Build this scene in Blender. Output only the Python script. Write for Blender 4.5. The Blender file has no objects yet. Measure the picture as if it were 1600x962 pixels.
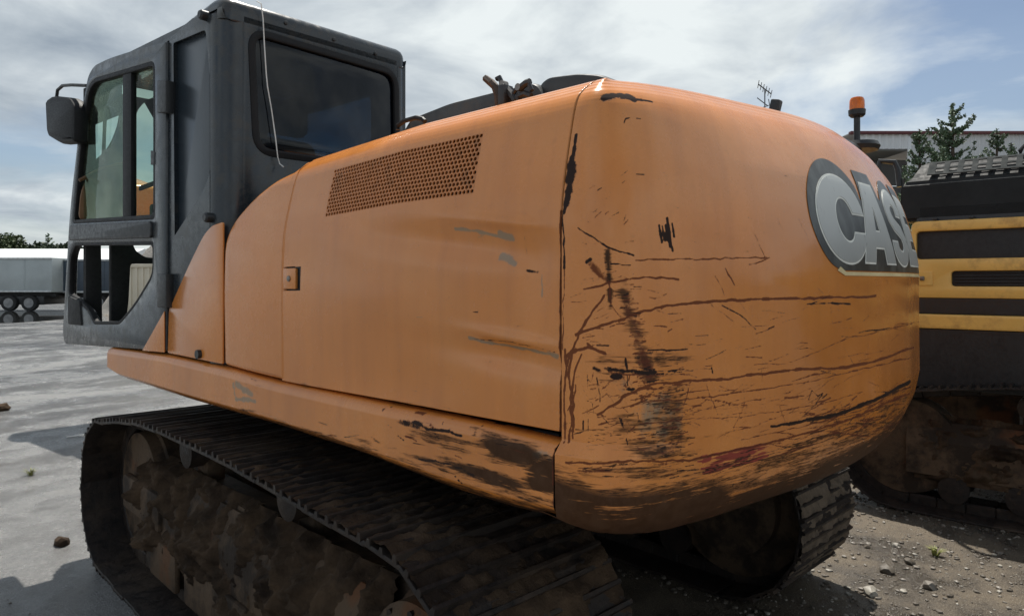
import bpy, bmesh, math, random
import numpy as np
from mathutils import Vector, Matrix
random.seed(7); rng = np.random.default_rng(7)
SC = bpy.context.scene
COL = SC.collection
PI = math.pi; R = math.radians

# ------------------------------------------------------------------ camera
VP1, VP2, HOR = -400.0, 1800.0, 440.0
FPX = math.sqrt((800 - VP1) * (VP2 - 800)); TH = math.atan2(800 - VP1, FPX)
FW = np.array([math.sin(TH), math.cos(TH), 0.0]); RT = np.array([math.cos(TH), -math.sin(TH), 0.0])
CAM = np.array([-2.75, -3.094, 1.66])
cd = bpy.data.cameras.new('camera'); cam = bpy.data.objects.new('camera', cd); COL.objects.link(cam)
cam.location = CAM.tolist(); cam.rotation_euler = (R(90), 0, -TH)
cd.sensor_width = 36; cd.lens = FPX / 1600 * 36; cd.shift_y = -(481 - HOR) / 1600
cd.clip_start = 0.05; cd.clip_end = 3000
SC.camera = cam

# ------------------------------------------------------------------ sky, sun, exposure
SUN_AZ, SUN_EL = math.atan2(0.31, 0.30), R(66.7)        # azimuth from +Y towards +X
SKY_OFF = (6.86, 28.36, 0.0)
w = bpy.data.worlds.new('World'); SC.world = w; w.use_nodes = True
nt = w.node_tree; nt.nodes.clear()
def wn(t, **k):
    n = nt.nodes.new(t)
    for a, b in k.items(): setattr(n, a, b)
    return n
def wl(a, b): nt.links.new(a, b)
out = wn('ShaderNodeOutputWorld'); bg = wn('ShaderNodeBackground'); bg.inputs[1].default_value = 0.055
sky = wn('ShaderNodeTexSky', sky_type='NISHITA'); sky.sun_disc = False
sky.sun_elevation = SUN_EL; sky.sun_rotation = SUN_AZ; sky.air_density = 1.0; sky.dust_density = 1.2; sky.ozone_density = 1.5
tc = wn('ShaderNodeTexCoord'); sep = wn('ShaderNodeSeparateXYZ'); wl(tc.outputs['Generated'], sep.inputs[0])
def wm(op, a, b=None, clamp=False):
    n = wn('ShaderNodeMath', operation=op, use_clamp=clamp)
    for i, v in enumerate((a, b)):
        if v is None: continue
        if isinstance(v, (int, float)): n.inputs[i].default_value = v
        else: wl(v, n.inputs[i])
    return n.outputs[0]
zz = wm('ADD', wm('MAXIMUM', sep.outputs[2], 0.0), 0.16)
cmb = wn('ShaderNodeCombineXYZ'); wl(wm('DIVIDE', sep.outputs[0], zz), cmb.inputs[0]); wl(wm('DIVIDE', sep.outputs[1], zz), cmb.inputs[1])
mp = wn('ShaderNodeMapping'); mp.inputs['Location'].default_value = SKY_OFF; wl(cmb.outputs[0], mp.inputs[0])
def wnoise(scale, detail, rough, dist=0.0):
    n = wn('ShaderNodeTexNoise'); n.inputs['Scale'].default_value = scale; n.inputs['Detail'].default_value = detail
    n.inputs['Roughness'].default_value = rough; n.inputs['Distortion'].default_value = dist; wl(mp.outputs[0], n.inputs['Vector']); return n.outputs['Fac']
def wramp(v, pts):
    n = wn('ShaderNodeValToRGB'); e = n.color_ramp.elements
    while len(e) < len(pts): e.new(0.5)
    for k, (p, c) in enumerate(pts): e[k].position = p; e[k].color = (c, c, c, 1) if isinstance(c, (int, float)) else (*c, 1)
    wl(v, n.inputs[0]); return n.outputs[0]
big = wnoise(0.34, 2, 0.5); det = wnoise(1.35, 9, 0.57, 0.4)
cov = wramp(wm('ADD', wm('MULTIPLY', big, 0.66), wm('MULTIPLY', det, 0.34)), ((0.385, 0.08), (0.435, 0.55), (0.49, 1.0)))
haze_ = wramp(sep.outputs[2], ((0.02, 1.0), (0.16, 0.0)))
cov = wm('MAXIMUM', cov, wm('MULTIPLY', haze_, 0.85))
shade = wramp(wm('ADD', wm('MULTIPLY', wnoise(0.50, 3, 0.5), 0.64), wm('MULTIPLY', wnoise(2.3, 8, 0.57, 0.3), 0.36)), ((0.37, (3.2, 3.85, 4.6)), (0.47, (5.6, 6.25, 6.8)), (0.57, (8.9, 9.5, 9.6))))
mx = wn('ShaderNodeMix', data_type='RGBA'); wl(cov, mx.inputs[0]); wl(sky.outputs[0], mx.inputs[6]); wl(shade, mx.inputs[7])
wl(mx.outputs[2], bg.inputs[0]); wl(bg.outputs[0], out.inputs[0])

sd = bpy.data.lights.new('sun', 'SUN'); sd.energy = 3.4; sd.angle = R(0.6); sd.color = (1.0, 0.95, 0.87)
sun = bpy.data.objects.new('sun', sd); COL.objects.link(sun)
sdir = Vector((math.sin(SUN_AZ) * math.cos(SUN_EL), math.cos(SUN_AZ) * math.cos(SUN_EL), math.sin(SUN_EL)))
sun.rotation_euler = sdir.to_track_quat('Z', 'Y').to_euler(); sun.location = (sdir * 40)
SC.view_settings.view_transform = 'Standard'; SC.view_settings.look = 'None'; SC.view_settings.gamma = 1
SC.view_settings.exposure = 0.78; SC.view_settings.use_curve_mapping = False

# ------------------------------------------------------------------ helpers
def ray(u, v):
    d = FW + RT * (u - 800) / FPX; d[2] = (HOR - v) / FPX; return d
def atX(u, v, x): d = ray(u, v); return CAM + d * (x - CAM[0]) / d[0]
def atY(u, v, y): d = ray(u, v); return CAM + d * (y - CAM[1]) / d[1]
def atZ(u, v, z=0.0): d = ray(u, v); return CAM + d * (z - CAM[2]) / d[2]
def atD(u, v, t): return CAM + ray(u, v) * t
def proj(P):
    q = np.asarray(P) - CAM; t = q @ FW; t = np.where(t < 0.05, 0.05, t)
    return 800 + FPX * (q @ RT) / t, HOR - FPX * q[..., 2] / t
SX = -1.36
def S(u, v, x=SX): p = atX(u, v, x); return (p[1], p[2])          # point on the machine's left side: (Y, z)

def empty(name, loc=(0, 0, 0), rz=0.0, parent=None):
    o = bpy.data.objects.new(name, None); COL.objects.link(o); o.location = loc; o.rotation_euler = (0, 0, rz); o.empty_display_size = 0.3
    if parent: o.parent = parent
    return o
def tag(o, label, cat, group=None, kind=None):
    o['label'] = label
    if cat: o['category'] = cat
    if group: o['group'] = group
    if kind: o['kind'] = kind
    return o
def obj(name, me, mat=None, parent=None):
    o = bpy.data.objects.new(name, me); COL.objects.link(o)
    if mat:
        for m in (mat if isinstance(mat, (list, tuple)) else (mat,)): me.materials.append(m)
    if parent: o.parent = parent
    return o
def smooth(me, angle=35):
    me.polygons.foreach_set('use_smooth', [True] * len(me.polygons))
    try: me.set_sharp_from_angle(angle=R(angle))
    except Exception: pass
def from_bm(bm, recalc=True, sm=35):
    if recalc: bmesh.ops.recalc_face_normals(bm, faces=bm.faces)
    me = bpy.data.meshes.new('m'); bm.to_mesh(me); bm.free()
    if sm: smooth(me, sm)
    return me
def from_vf(V, F, sm=35, recalc=False):
    me = bpy.data.meshes.new('m'); me.from_pydata([tuple(v) for v in V], [], F); me.update()
    if recalc:
        bm = bmesh.new(); bm.from_mesh(me); bmesh.ops.recalc_face_normals(bm, faces=bm.faces); bm.to_mesh(me); bm.free()
    if sm: smooth(me, sm)
    return me
def add_box(bm, c, s, bev=0.0, rot=None, seg=2):
    g = bmesh.ops.create_cube(bm, size=1.0); vs = g['verts']
    M = Matrix.Translation(c) @ (rot.to_4x4() if rot else Matrix.Identity(4)) @ Matrix.Diagonal((*s, 1))
    bmesh.ops.transform(bm, matrix=M, verts=vs)
    if bev > 0:
        es = list({e for v in vs for e in v.link_edges})
        bmesh.ops.bevel(bm, geom=es, offset=bev, segments=seg, affect='EDGES', profile=0.5)
def box(name, c, s, mat, parent=None, bev=0.01, rot=None, seg=2):
    bm = bmesh.new(); add_box(bm, c, s, bev, rot, seg); return obj(name, from_bm(bm), mat, parent)
def add_cyl(bm, p0, p1, r0, r1=None, n=16):
    p0, p1 = Vector(p0), Vector(p1); d = p1 - p0; r1 = r0 if r1 is None else r1
    M = Matrix.Translation((p0 + p1) / 2) @ d.to_track_quat('Z', 'Y').to_matrix().to_4x4()
    bmesh.ops.create_cone(bm, cap_ends=True, segments=n, radius1=r0, radius2=r1, depth=d.length, matrix=M)
def add_tube(bm, pts, r, n=8):
    pts = [Vector(p) for p in pts]; rings = []
    for i, p in enumerate(pts):
        d = (pts[min(i + 1, len(pts) - 1)] - pts[max(i - 1, 0)]).normalized()
        q = d.to_track_quat('Z', 'Y'); rr = r[i] if isinstance(r, (list, tuple)) else r
        rings.append([bm.verts.new(p + q @ Vector((rr * math.cos(2 * PI * k / n), rr * math.sin(2 * PI * k / n), 0))) for k in range(n)])
    for a, b in zip(rings, rings[1:]):
        for k in range(n): bm.faces.new((a[k], a[(k + 1) % n], b[(k + 1) % n], b[k]))
    bm.faces.new(rings[0][::-1]); bm.faces.new(rings[-1])
def tube(name, pts, r, mat, parent=None, n=8):
    bm = bmesh.new(); add_tube(bm, pts, r, n); return obj(name, from_bm(bm), mat, parent)
def lathe(bm, prof, c, axis='X', n=32):
    """prof: list of (r, h); revolve round axis through c"""
    rings = []
    for r, h in prof:
        ring = []
        for k in range(n):
            a = 2 * PI * k / n; x, y = r * math.cos(a), r * math.sin(a)
            p = {'X': (h, x, y), 'Y': (x, h, y), 'Z': (x, y, h)}[axis]
            ring.append(bm.verts.new((c[0] + p[0], c[1] + p[1], c[2] + p[2])))
        rings.append(ring)
    for a, b in zip(rings, rings[1:]):
        for k in range(n): bm.faces.new((a[k], a[(k + 1) % n], b[(k + 1) % n], b[k]))
    bm.faces.new(rings[0][::-1]); bm.faces.new(rings[-1])
def rnd(pts, r, seg=5):
    """round the corners of a polygon; r a number or one per corner"""
    out = []; n = len(pts)
    for i in range(n):
        p = np.array(pts[i], float); a = np.array(pts[i - 1], float) - p; b = np.array(pts[(i + 1) % n], float) - p
        rr = r[i] if isinstance(r, (list, tuple)) else r
        la, lb = np.linalg.norm(a), np.linalg.norm(b); k = min(rr, la * .48, lb * .48)
        if k < 1e-4: out.append(tuple(p)); continue
        A = p + a / la * k; B = p + b / lb * k
        for j in range(seg + 1):
            t = j / seg; out.append(tuple((1 - t) ** 2 * A + 2 * t * (1 - t) * p + t * t * B))
    return out
def plate_mesh(outer, holes, th, bev, fn, seg=2):
    """solid plate with openings: 2D outline extruded by th; fn maps (a, b, c) to space"""
    cu = bpy.data.curves.new('c', 'CURVE'); cu.dimensions = '2D'; cu.fill_mode = 'BOTH'
    cu.extrude = max(th / 2 - bev, 0.0001); cu.bevel_depth = bev; cu.bevel_resolution = seg - 1; cu.offset = -bev
    for pts in [outer] + list(holes):
        sp = cu.splines.new('POLY'); sp.points.add(len(pts) - 1); sp.use_cyclic_u = True
        for k, p in enumerate(pts): sp.points[k].co = (p[0], p[1], 0, 1)
    o = bpy.data.objects.new('c', cu); COL.objects.link(o)
    dg = bpy.context.evaluated_depsgraph_get(); me = bpy.data.meshes.new_from_object(o.evaluated_get(dg))
    bpy.data.objects.remove(o); bpy.data.curves.remove(cu)
    me.materials.clear()
    for v in me.vertices: v.co = fn(*v.co)
    bm = bmesh.new(); bm.from_mesh(me); bmesh.ops.remove_doubles(bm, verts=bm.verts, dist=1e-5)
    return from_bm(bm)
def plate(name, outer, holes, th, mat, parent, fn, bev=0.004):
    return obj(name, plate_mesh(outer, holes, th, bev, fn), mat, parent)
def onX(x): return lambda a, b, c: (x + c, a, b)
def onY(y): return lambda a, b, c: (a, y + c, b)
def onZ(z): return lambda a, b, c: (a, b, z + c)

# ------------------------------------------------------------------ materials
class M:
    def __init__(s, name, color=(.5, .5, .5), rough=.5, metal=0.0, spec=.5):
        s.m = bpy.data.materials.new(name); s.m.use_nodes = True; s.t = s.m.node_tree; s.b = s.t.nodes['Principled BSDF']
        s.b.inputs['Base Color'].default_value = (*color, 1); s.b.inputs['Roughness'].default_value = rough
        s.b.inputs['Metallic'].default_value = metal; s.b.inputs['Specular IOR Level'].default_value = spec
        s.col = None
    def n(s, t, **k):
        n = s.t.nodes.new(t)
        for a, b in k.items(): setattr(n, a, b)
        return n
    def set(s, i, v):
        if isinstance(v, bpy.types.NodeSocket): s.t.links.new(v, i)
        elif isinstance(v, (tuple, list)) and len(v) == 3 and i.type == 'RGBA': i.default_value = (*v, 1)
        else: i.default_value = v
    def coord(s, kind='Object', scale=(1, 1, 1), rot=(0, 0, 0)):
        c = s.n('ShaderNodeTexCoord'); m = s.n('ShaderNodeMapping'); s.t.links.new(c.outputs[kind], m.inputs[0])
        m.inputs['Scale'].default_value = scale; m.inputs['Rotation'].default_value = rot; return m.outputs[0]
    def noise(s, vec, scale, detail=4, rough=.55, dist=0.0):
        n = s.n('ShaderNodeTexNoise'); s.t.links.new(vec, n.inputs['Vector']); n.inputs['Scale'].default_value = scale
        n.inputs['Detail'].default_value = detail; n.inputs['Roughness'].default_value = rough; n.inputs['Distortion'].default_value = dist; return n.outputs['Fac']
    def voro(s, vec, scale, feature='F1'):
        n = s.n('ShaderNodeTexVoronoi', feature=feature); s.t.links.new(vec, n.inputs['Vector']); n.inputs['Scale'].default_value = scale; return n
    def ramp(s, v, *pts):
        n = s.n('ShaderNodeValToRGB'); e = n.color_ramp.elements
        while len(e) < len(pts): e.new(0.5)
        for k, (p, c) in enumerate(pts): e[k].position = p; e[k].color = (c, c, c, 1) if isinstance(c, (int, float)) else (*c, 1)
        s.t.links.new(v, n.inputs[0]); return n.outputs[0]
    def math(s, op, a, b=0.0, clamp=False):
        n = s.n('ShaderNodeMath', operation=op, use_clamp=clamp); s.set(n.inputs[0], a); s.set(n.inputs[1], b); return n.outputs[0]
    def mix(s, f, a, b, mode='MIX'):
        n = s.n('ShaderNodeMix', data_type='RGBA', blend_type=mode); s.set(n.inputs[0], f); s.set(n.inputs[6], a); s.set(n.inputs[7], b); return n.outputs[2]
    def attr(s, name):
        n = s.n('ShaderNodeAttribute'); n.attribute_name = name; return n
    def bump(s, h, strength=.3, dist=.01):
        n = s.n('ShaderNodeBump'); n.inputs['Strength'].default_value = strength; n.inputs['Distance'].default_value = dist
        s.t.links.new(h, n.inputs['Height']); s.t.links.new(n.outputs[0], s.b.inputs['Normal'])
    def base(s, c): s.set(s.b.inputs['Base Color'], c)
    def rough(s, c): s.set(s.b.inputs['Roughness'], c)

def mat_plain(name, c, rough=.5, metal=0.0, var=.25, scale=6, bump=0.0, dirt=None, spec=.5):
    m = M(name, c, rough, metal, spec); v = m.coord('Object'); a = m.noise(v, scale, 6, .6); b = m.noise(v, scale * 6, 4, .6)
    lo = tuple(x * (1 - var) for x in c); hi = tuple(min(x * (1 + var), 1) for x in c)
    col = m.mix(m.ramp(a, (.3, 0), (.7, 1)), lo, hi)
    if dirt: col = m.mix(m.ramp(m.math('MULTIPLY', a, b), (.24, 0), (.36, .8)), col, dirt)
    m.base(col); m.rough(m.ramp(b, (.3, max(rough - .1, .03)), (.7, min(rough + .15, 1))))
    if bump: m.bump(b, bump, .01)
    return m.m

def mat_paint(name, base, dark, gloss=.32):
    """orange machine paint with traced wear: attribute 'wear' = (primer, rust scratch, grime, red paint), 'scuff' = grey scuffs"""
    m = M(name, base, gloss); uv = m.n('ShaderNodeUVMap'); uv.uv_map = 'sz'
    def uvs(sx, sy, k=1.0):
        mp = m.n('ShaderNodeMapping'); m.t.links.new(uv.outputs[0], mp.inputs[0]); mp.inputs['Scale'].default_value = (sx * k, sy * k, 1); return mp.outputs[0]
    oc = m.coord('Object')
    big = m.noise(oc, 1.6, 3, .6); fine = m.noise(oc, 28, 4, .65); fin2 = m.noise(oc, 120, 2, .7)
    streakh = m.noise(uvs(3.2, 46), 1.0, 4, .66); streakh2 = m.noise(uvs(11, 150), 1.0, 3, .7); streakv = m.noise(uvs(14, 1.3), 1.0, 3, .6)
    c = m.mix(m.ramp(big, (.3, 0), (.7, 1)), tuple(x * .86 for x in base), tuple(min(1, x * 1.08) for x in base))
    fade = m.noise(oc, 3.1, 4, .6)
    c = m.mix(m.ramp(fade, (.48, 0), (.78, .28)), c, (base[0] * 1.02, base[1] * 1.35, base[2] * 2.2))
    c = m.mix(m.ramp(streakv, (.42, 0), (.75, .34)), c, (base[0] * .66, base[1] * .62, base[2] * .8))
    c = m.mix(m.ramp(fine, (.58, 0), (.75, .20)), c, (base[0] * .55, base[1] * .55, base[2] * .8))
    c = m.mix(m.ramp(fin2, (.64, 0), (.74, .22)), c, (.16, .08, .045))
    at = m.attr('wear'); sp = m.n('ShaderNodeSeparateColor'); m.t.links.new(at.outputs['Color'], sp.inputs[0])
    sc = m.attr('scuff').outputs['Fac']
    def brk(mask, nz, lo=.42, hi=.55, amt=.55):
        return m.ramp(m.math('ADD', mask, m.math('MULTIPLY', m.math('SUBTRACT', nz, .5), amt)), (lo, 0), (hi, 1))
    mixn = m.math('ADD', m.math('MULTIPLY', streakh, .6), m.math('MULTIPLY', streakh2, .4))
    c = m.mix(m.math('MULTIPLY', brk(sc, fine, .4, .62, .9), .75), c, (.21, .19, .13))
    red = brk(m.attr('redpaint').outputs['Fac'], streakh, .45, .52, .9); c = m.mix(m.math('MULTIPLY', red, .92), c, (.27, .045, .04))
    fleck = m.ramp(m.noise(uvs(30, 220), 1.0, 3, .7), (.40, .45), (.56, 1))
    grime = m.math('MULTIPLY', brk(sp.outputs[2], m.math('ADD', m.math('MULTIPLY', mixn, .72), m.math('MULTIPLY', m.noise(uvs(7, 16), 1.0, 4, .65), .28)), .42, .60, 2.7), m.math('MAXIMUM', fleck, m.ramp(sp.outputs[2], (.40, 0), (.66, 1))))
    gcol = m.mix(m.ramp(fine, (.4, 0), (.65, 1)), (.018, .012, .009), (.042, .027, .019))
    c = m.mix(m.math('MULTIPLY', grime, .93), c, gcol)
    rust = brk(sp.outputs[1], m.math('ADD', m.math('MULTIPLY', fine, .5), m.math('MULTIPLY', fin2, .5)), .40, .60, .95); c = m.mix(m.math('MULTIPLY', rust, .9), c, m.mix(fin2, (.085, .022, .012), (.17, .05, .025)))
    prim = brk(sp.outputs[0], m.math('ADD', m.math('MULTIPLY', fine, .5), m.math('MULTIPLY', fin2, .5)), .42, .58, .9); c = m.mix(prim, c, (.032, .018, .014))
    m.base(c)
    dull = m.math('MAXIMUM', m.math('MAXIMUM', grime, rust), m.math('MAXIMUM', prim, red))
    rb = m.ramp(m.math('ADD', m.math('MULTIPLY', big, .5), m.math('MULTIPLY', fine, .5)), (.35, gloss - .06), (.7, gloss + .14))
    m.rough(m.math('ADD', rb, m.math('MULTIPLY', dull, .35), True))
    m.set(m.b.inputs['Specular IOR Level'], m.math('SUBTRACT', .5, m.math('MULTIPLY', dull, .36)))
    m.set(m.b.inputs['Coat Weight'], m.math('SUBTRACT', .28, m.math('MULTIPLY', dull, .28), True)); m.b.inputs['Coat Roughness'].default_value = .12
    h = m.math('SUBTRACT', m.math('ADD', m.math('MULTIPLY', m.noise(oc, 5.5, 2, .5), .6), m.math('MULTIPLY', fin2, .02)), m.math('MULTIPLY', m.math('MAXIMUM', rust, prim), .05))
    m.bump(h, .16, .03)
    return m.m

ORANGE = mat_paint('orange_machine_paint', (.71, .250, .052), None, .22)
CABGREY = mat_plain('dark_cab_paint', (.024, .031, .038), .24, 0, .15, 3, .02, dirt=(.050, .048, .042))
BLACK = mat_plain('black_plastic', (.022, .023, .024), .42, 0, .2, 8, .05)
RUBBER = mat_plain('black_rubber', (.012, .012, .013), .55, 0, .2, 20, 0, None, .25)
DARKIN = mat_plain('dark_interior', (.018, .018, .018), .7)
BOOM_BROWN = mat_plain('boom_brown', (.17, .085, .035), .6, 0, .25, 5)  # brown of the boom as seen through the cab glass
HOODBLK = mat_plain('black_hood_paint', (.028, .030, .030), .34, 0, .2, 4, .02, dirt=(.06, .055, .045))
STEEL = mat_plain('bare_steel', (.22, .20, .18), .38, .8, .3, 12)
WHITE = mat_plain('white_cable_plastic', (.75, .74, .7), .5)

m = M('track_steel', (.05, .04, .035), .55, .0, .3); v = m.n('ShaderNodeNewGeometry').outputs['Position']; a = m.noise(v, 3.5, 6, .65); b = m.noise(v, 22, 6, .7)
g = m.n('ShaderNodeObjectInfo').outputs['Random']
c = m.mix(m.ramp(b, (.35, 0), (.65, 1)), (.010, .0085, .008), (.032, .022, .017))
c = m.mix(m.ramp(m.math('ADD', a, m.math('MULTIPLY', g, .12)), (.56, 0), (.75, .8)), c, (.065, .046, .032))
m.base(c); m.rough(m.ramp(b, (.35, .45), (.7, .75))); m.bump(b, .55, .012); TRACK = m.m
m = M('mud', (.12, .08, .05), .85, 0, .15); v = m.n('ShaderNodeNewGeometry').outputs['Position']; a = m.noise(v, 5, 7, .65); b = m.noise(v, 45, 5, .7)
m.base(m.mix(m.ramp(a, (.35, 0), (.65, 1)), (.020, .013, .009), (.082, .053, .032))); m.bump(m.math('ADD', a, m.math('MULTIPLY', b, .35)), .8, .03); MUD = m.m
m = M('dusty_frame_paint', (.2, .1, .04), .7, 0, .2); v = m.n('ShaderNodeNewGeometry').outputs['Position']; a = m.noise(v, 3, 7, .7); b = m.noise(v, 30, 5, .7)
c = m.mix(m.ramp(a, (.42, 0), (.55, 1)), (.030, .021, .015), (.100, .066, .041)); c = m.mix(m.ramp(m.noise(v, 2.2, 3), (.60, 0), (.66, .7)), c, (.13, .052, .020))
m.base(m.mix(m.ramp(b, (.55, 0), (.7, .7)), c, (.04, .03, .025))); m.bump(b, .5, .01); FRAME = m.m
DUST_LIT = mat_plain('dusty_mud_sky_lit', (.12, .09, .063), .9, 0, .4, 14, .6)  # dusty mud; its pale tone also holds skylight on the right track end

def mat_glass(name, tint, refl=1.0, rough=.02, dirt=.06, dirtcol=(.35, .37, .33)):
    m = M(name); t = m.t; o = [n for n in t.nodes if n.type == 'OUTPUT_MATERIAL'][0]; t.nodes.remove(m.b)
    tr = m.n('ShaderNodeBsdfTransparent'); tr.inputs[0].default_value = (*tint, 1)
    gl = m.n('ShaderNodeBsdfGlossy'); gl.inputs['Roughness'].default_value = rough
    df = m.n('ShaderNodeBsdfDiffuse'); df.inputs[0].default_value = (*dirtcol, 1)
    fr = m.n('ShaderNodeFresnel'); fr.inputs[0].default_value = 1.5
    m1 = m.n('ShaderNodeMixShader'); t.links.new(m.math('MULTIPLY', fr.outputs[0], refl), m1.inputs[0]); t.links.new(tr.outputs[0], m1.inputs[1]); t.links.new(gl.outputs[0], m1.inputs[2])
    m2 = m.n('ShaderNodeMixShader'); v = m.coord('Object'); t.links.new(m.ramp(m.noise(v, 3, 6, .65), (.4, 0), (.75, dirt * 2.5)), m2.inputs[0])
    t.links.new(m1.outputs[0], m2.inputs[1]); t.links.new(df.outputs[0], m2.inputs[2]); t.links.new(m2.outputs[0], o.inputs[0]); return m.m
GLASS_DARK = mat_glass('tinted_rear_glass', (.10, .14, .22), .9, .04, .012, (.06, .09, .14))
GLASS = mat_glass('greenish_door_glass', (.82, .94, .84), .30, .02, .025)

# ================================================================== THE SETTING
# wet concrete yard on the left, gravel and mud on the right
m = M('yard_surface', (.25, .25, .24), .5); v = m.coord('Object')
mid = m.noise(v, 2.2, 4, .65); fine = m.noise(v, 26, 4, .75); grit = m.noise(v, 130, 2, .7)
vs = m.coord('Object', (.42, .62, 1), (0, 0, R(-58))); streak = m.noise(vs, .9, 5, .60, 1.2)
vs2 = m.coord('Object', (.16, .42, 1), (0, 0, R(-50))); streak2 = m.noise(vs2, .8, 6, .72, .8)
wet = m.ramp(m.math('ADD', m.math('MULTIPLY', streak, .6), m.math('MULTIPLY', mid, .4)), (.38, 0), (.62, 1))
conc = m.mix(m.ramp(fine, (.3, 0), (.7, 1)), (.105, .103, .099), (.27, .265, .257))
conc = m.mix(m.ramp(grit, (.52, 0), (.66, .6)), conc, (.40, .39, .37)); conc = m.mix(m.ramp(m.noise(v, 75, 2, .7), (.56, 0), (.68, .65)), conc, (.06, .058, .055))
conc = m.mix(m.ramp(streak2, (.48, 0), (.60, .72)), conc, (.070, .070, .073))
conc = m.mix(m.math('MULTIPLY', wet, .5), conc, (.10, .10, .102))
gr = m.mix(m.ramp(mid, (.40, 0), (.60, 1)), (.030, .022, .015), (.110, .084, .054)); gr = m.mix(m.ramp(grit, (.50, 0), (.66, .7)), gr, (.24, .21, .16))
gr = m.mix(m.ramp(fine, (.55, 0), (.68, .7)), gr, (.045, .036, .028))
sx = m.n('ShaderNodeSeparateXYZ'); m.t.links.new(v, sx.inputs[0])
# the gravel begins along a ragged line through the machine (to the right of it) and stays near it
isgr = m.ramp(m.math('ADD', m.math('SUBTRACT', sx.outputs[0], m.math('MULTIPLY', sx.outputs[1], .35)), m.math('MULTIPLY', mid, 1.2)), (.42, 0), (.60, 1))
isgr = m.ramp(m.math('ADD', m.math('MULTIPLY', m.math('SUBTRACT', sx.outputs[0], m.math('MULTIPLY', sx.outputs[1], .25)), .25), m.math('MULTIPLY', mid, .5)), (.30, 0), (.40, 1))
m.base(m.mix(isgr, conc, gr))
rc = m.ramp(m.math('ADD', m.math('MULTIPLY', wet, .6), m.math('MULTIPLY', fine, .4)), (.28, .42), (.46, .20), (.66, .045))
m.rough(m.mix(isgr, rc, m.ramp(mid, (.38, .18), (.55, .7))))
m.bump(m.math('ADD', m.math('MULTIPLY', fine, .5), m.math('ADD', m.math('MULTIPLY', grit, .8), m.math('MULTIPLY', mid, .8))), .75, .02)
YARD = m.m
bm = bmesh.new()
def ring_grid(bm, rs, n=64, c=(0, 0)):
    rings = [[bm.verts.new((c[0] + r * math.cos(2 * PI * k / n), c[1] + r * math.sin(2 * PI * k / n), 0)) for k in range(n)] for r in rs]
    bm.faces.new(rings[0])
    for a, b in zip(rings, rings[1:]):
        for k in range(n): bm.faces.new((a[k], a[(k + 1) % n], b[(k + 1) % n], b[k]))
ring_grid(bm, (4, 12, 40, 120, 400, 1600))
g = obj('ground', from_bm(bm, True, 0), YARD); g['kind'] = 'structure'

def blob2(pts, seg=6): return rnd(pts, 9, seg)
PUD = M('puddle_water', (.018, .020, .020), .03); PUD.b.inputs['Specular IOR Level'].default_value = .6; PUD = PUD.m
pp = [atZ(u, v)[:2] for u, v in ((-60, 489), (40, 486), (130, 487), (175, 491), (90, 500), (0, 506), (-80, 502))]
q = rnd([tuple(p) for p in pp], 2, 5); o = obj('puddle', from_vf([(x, y, .004) for x, y in q], [list(range(len(q)))], 0, True), PUD); o['kind'] = 'structure'

# loose stones on the gravel
def stone_mesh(seed, n=1):
    bm = bmesh.new(); bmesh.ops.create_icosphere(bm, subdivisions=n, radius=1); rr = random.Random(seed)
    for v in bm.verts: v.co *= rr.uniform(.72, 1.15)
    for v in bm.verts: v.co.z *= .62
    return from_bm(bm, True, 25)
STONES = [mat_plain('stone_a', (.16, .14, .115), .5, 0, .3, 9), mat_plain('stone_b', (.085, .07, .052), .6, 0, .3, 9), mat_plain('stone_c', (.27, .25, .21), .5, 0, .2, 9)]
tmp = [stone_mesh(k) for k in range(4)]
TV = []; TF = []
for me in tmp:
    a = np.empty(len(me.vertices) * 3); me.vertices.foreach_get('co', a); TV.append(a.reshape(-1, 3)); TF.append(np.array([list(p.vertices) for p in me.polygons]))
def pebbles(name, n, area, smin, smax, label, mats, seed, avoid=None):
    rg = np.random.default_rng(seed); V = []; F = []; mi = []; off = 0; k = 0
    while k < n:
        x, y = area(rg)
        s = smin * (smax / smin) ** (rg.random() ** 2.2); q = rg.integers(0, 4); a = rg.random() * 6.28
        P = TV[q] * (s * rg.uniform(.8, 1.3), s * rg.uniform(.7, 1.1), s * rg.uniform(.7, 1.1)); c, sn = math.cos(a), math.sin(a)
        P = np.stack([P[:, 0] * c - P[:, 1] * sn + x, P[:, 0] * sn + P[:, 1] * c + y, P[:, 2] + s * .25], 1)
        V.append(P); F.append(TF[q] + off); off += len(P); mi.append(np.full(len(TF[q]), rg.integers(0, len(mats)))); k += 1
    me = bpy.data.meshes.new('m'); me.from_pydata(np.concatenate(V).tolist(), [], np.concatenate(F).tolist()); me.update()
    o = obj(name, me, mats); me.polygons.foreach_set('material_index', np.concatenate(mi).astype(np.int32)); tag(o, label, 'gravel', None, 'stuff'); return o
pebbles('gravel', 9000, lambda r: (r.uniform(.6, 4.6), r.uniform(-3.6, -.2)), .003, .020, 'loose gravel and small stones between the two excavators', [STONES[0], STONES[1], STONES[1], STONES[0], STONES[2]], 3)
pebbles('grit', 1500, lambda r: (-2.4 + r.uniform(-2.2, .7), r.uniform(-1.5, 6)), .003, .010, 'fine grit scattered on the wet concrete beside the left track', STONES[:2], 5)
def stone_at(u, v, s, mi, label, seed, name='stone', cat='stone', flat=1.0):
    p = atZ(u, v); o = obj(name, stone_mesh(seed, 2), STONES[mi] if isinstance(mi, int) else mi); o.location = (p[0], p[1], s * .3); o.scale = (s, s * .8, s * flat); o.rotation_euler = (0, 0, seed); tag(o, label, cat)
stone_at(1399, 853, .028, 2, 'pale rounded stone on the shaded gravel, under the yellow excavator', 21)
stone_at(1355, 855, .022, 1, 'small brown stone left of the pale rounded one', 22)
stone_at(1386, 893, .050, 1, 'dark flat stone in the sunlit gravel', 23)
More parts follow.
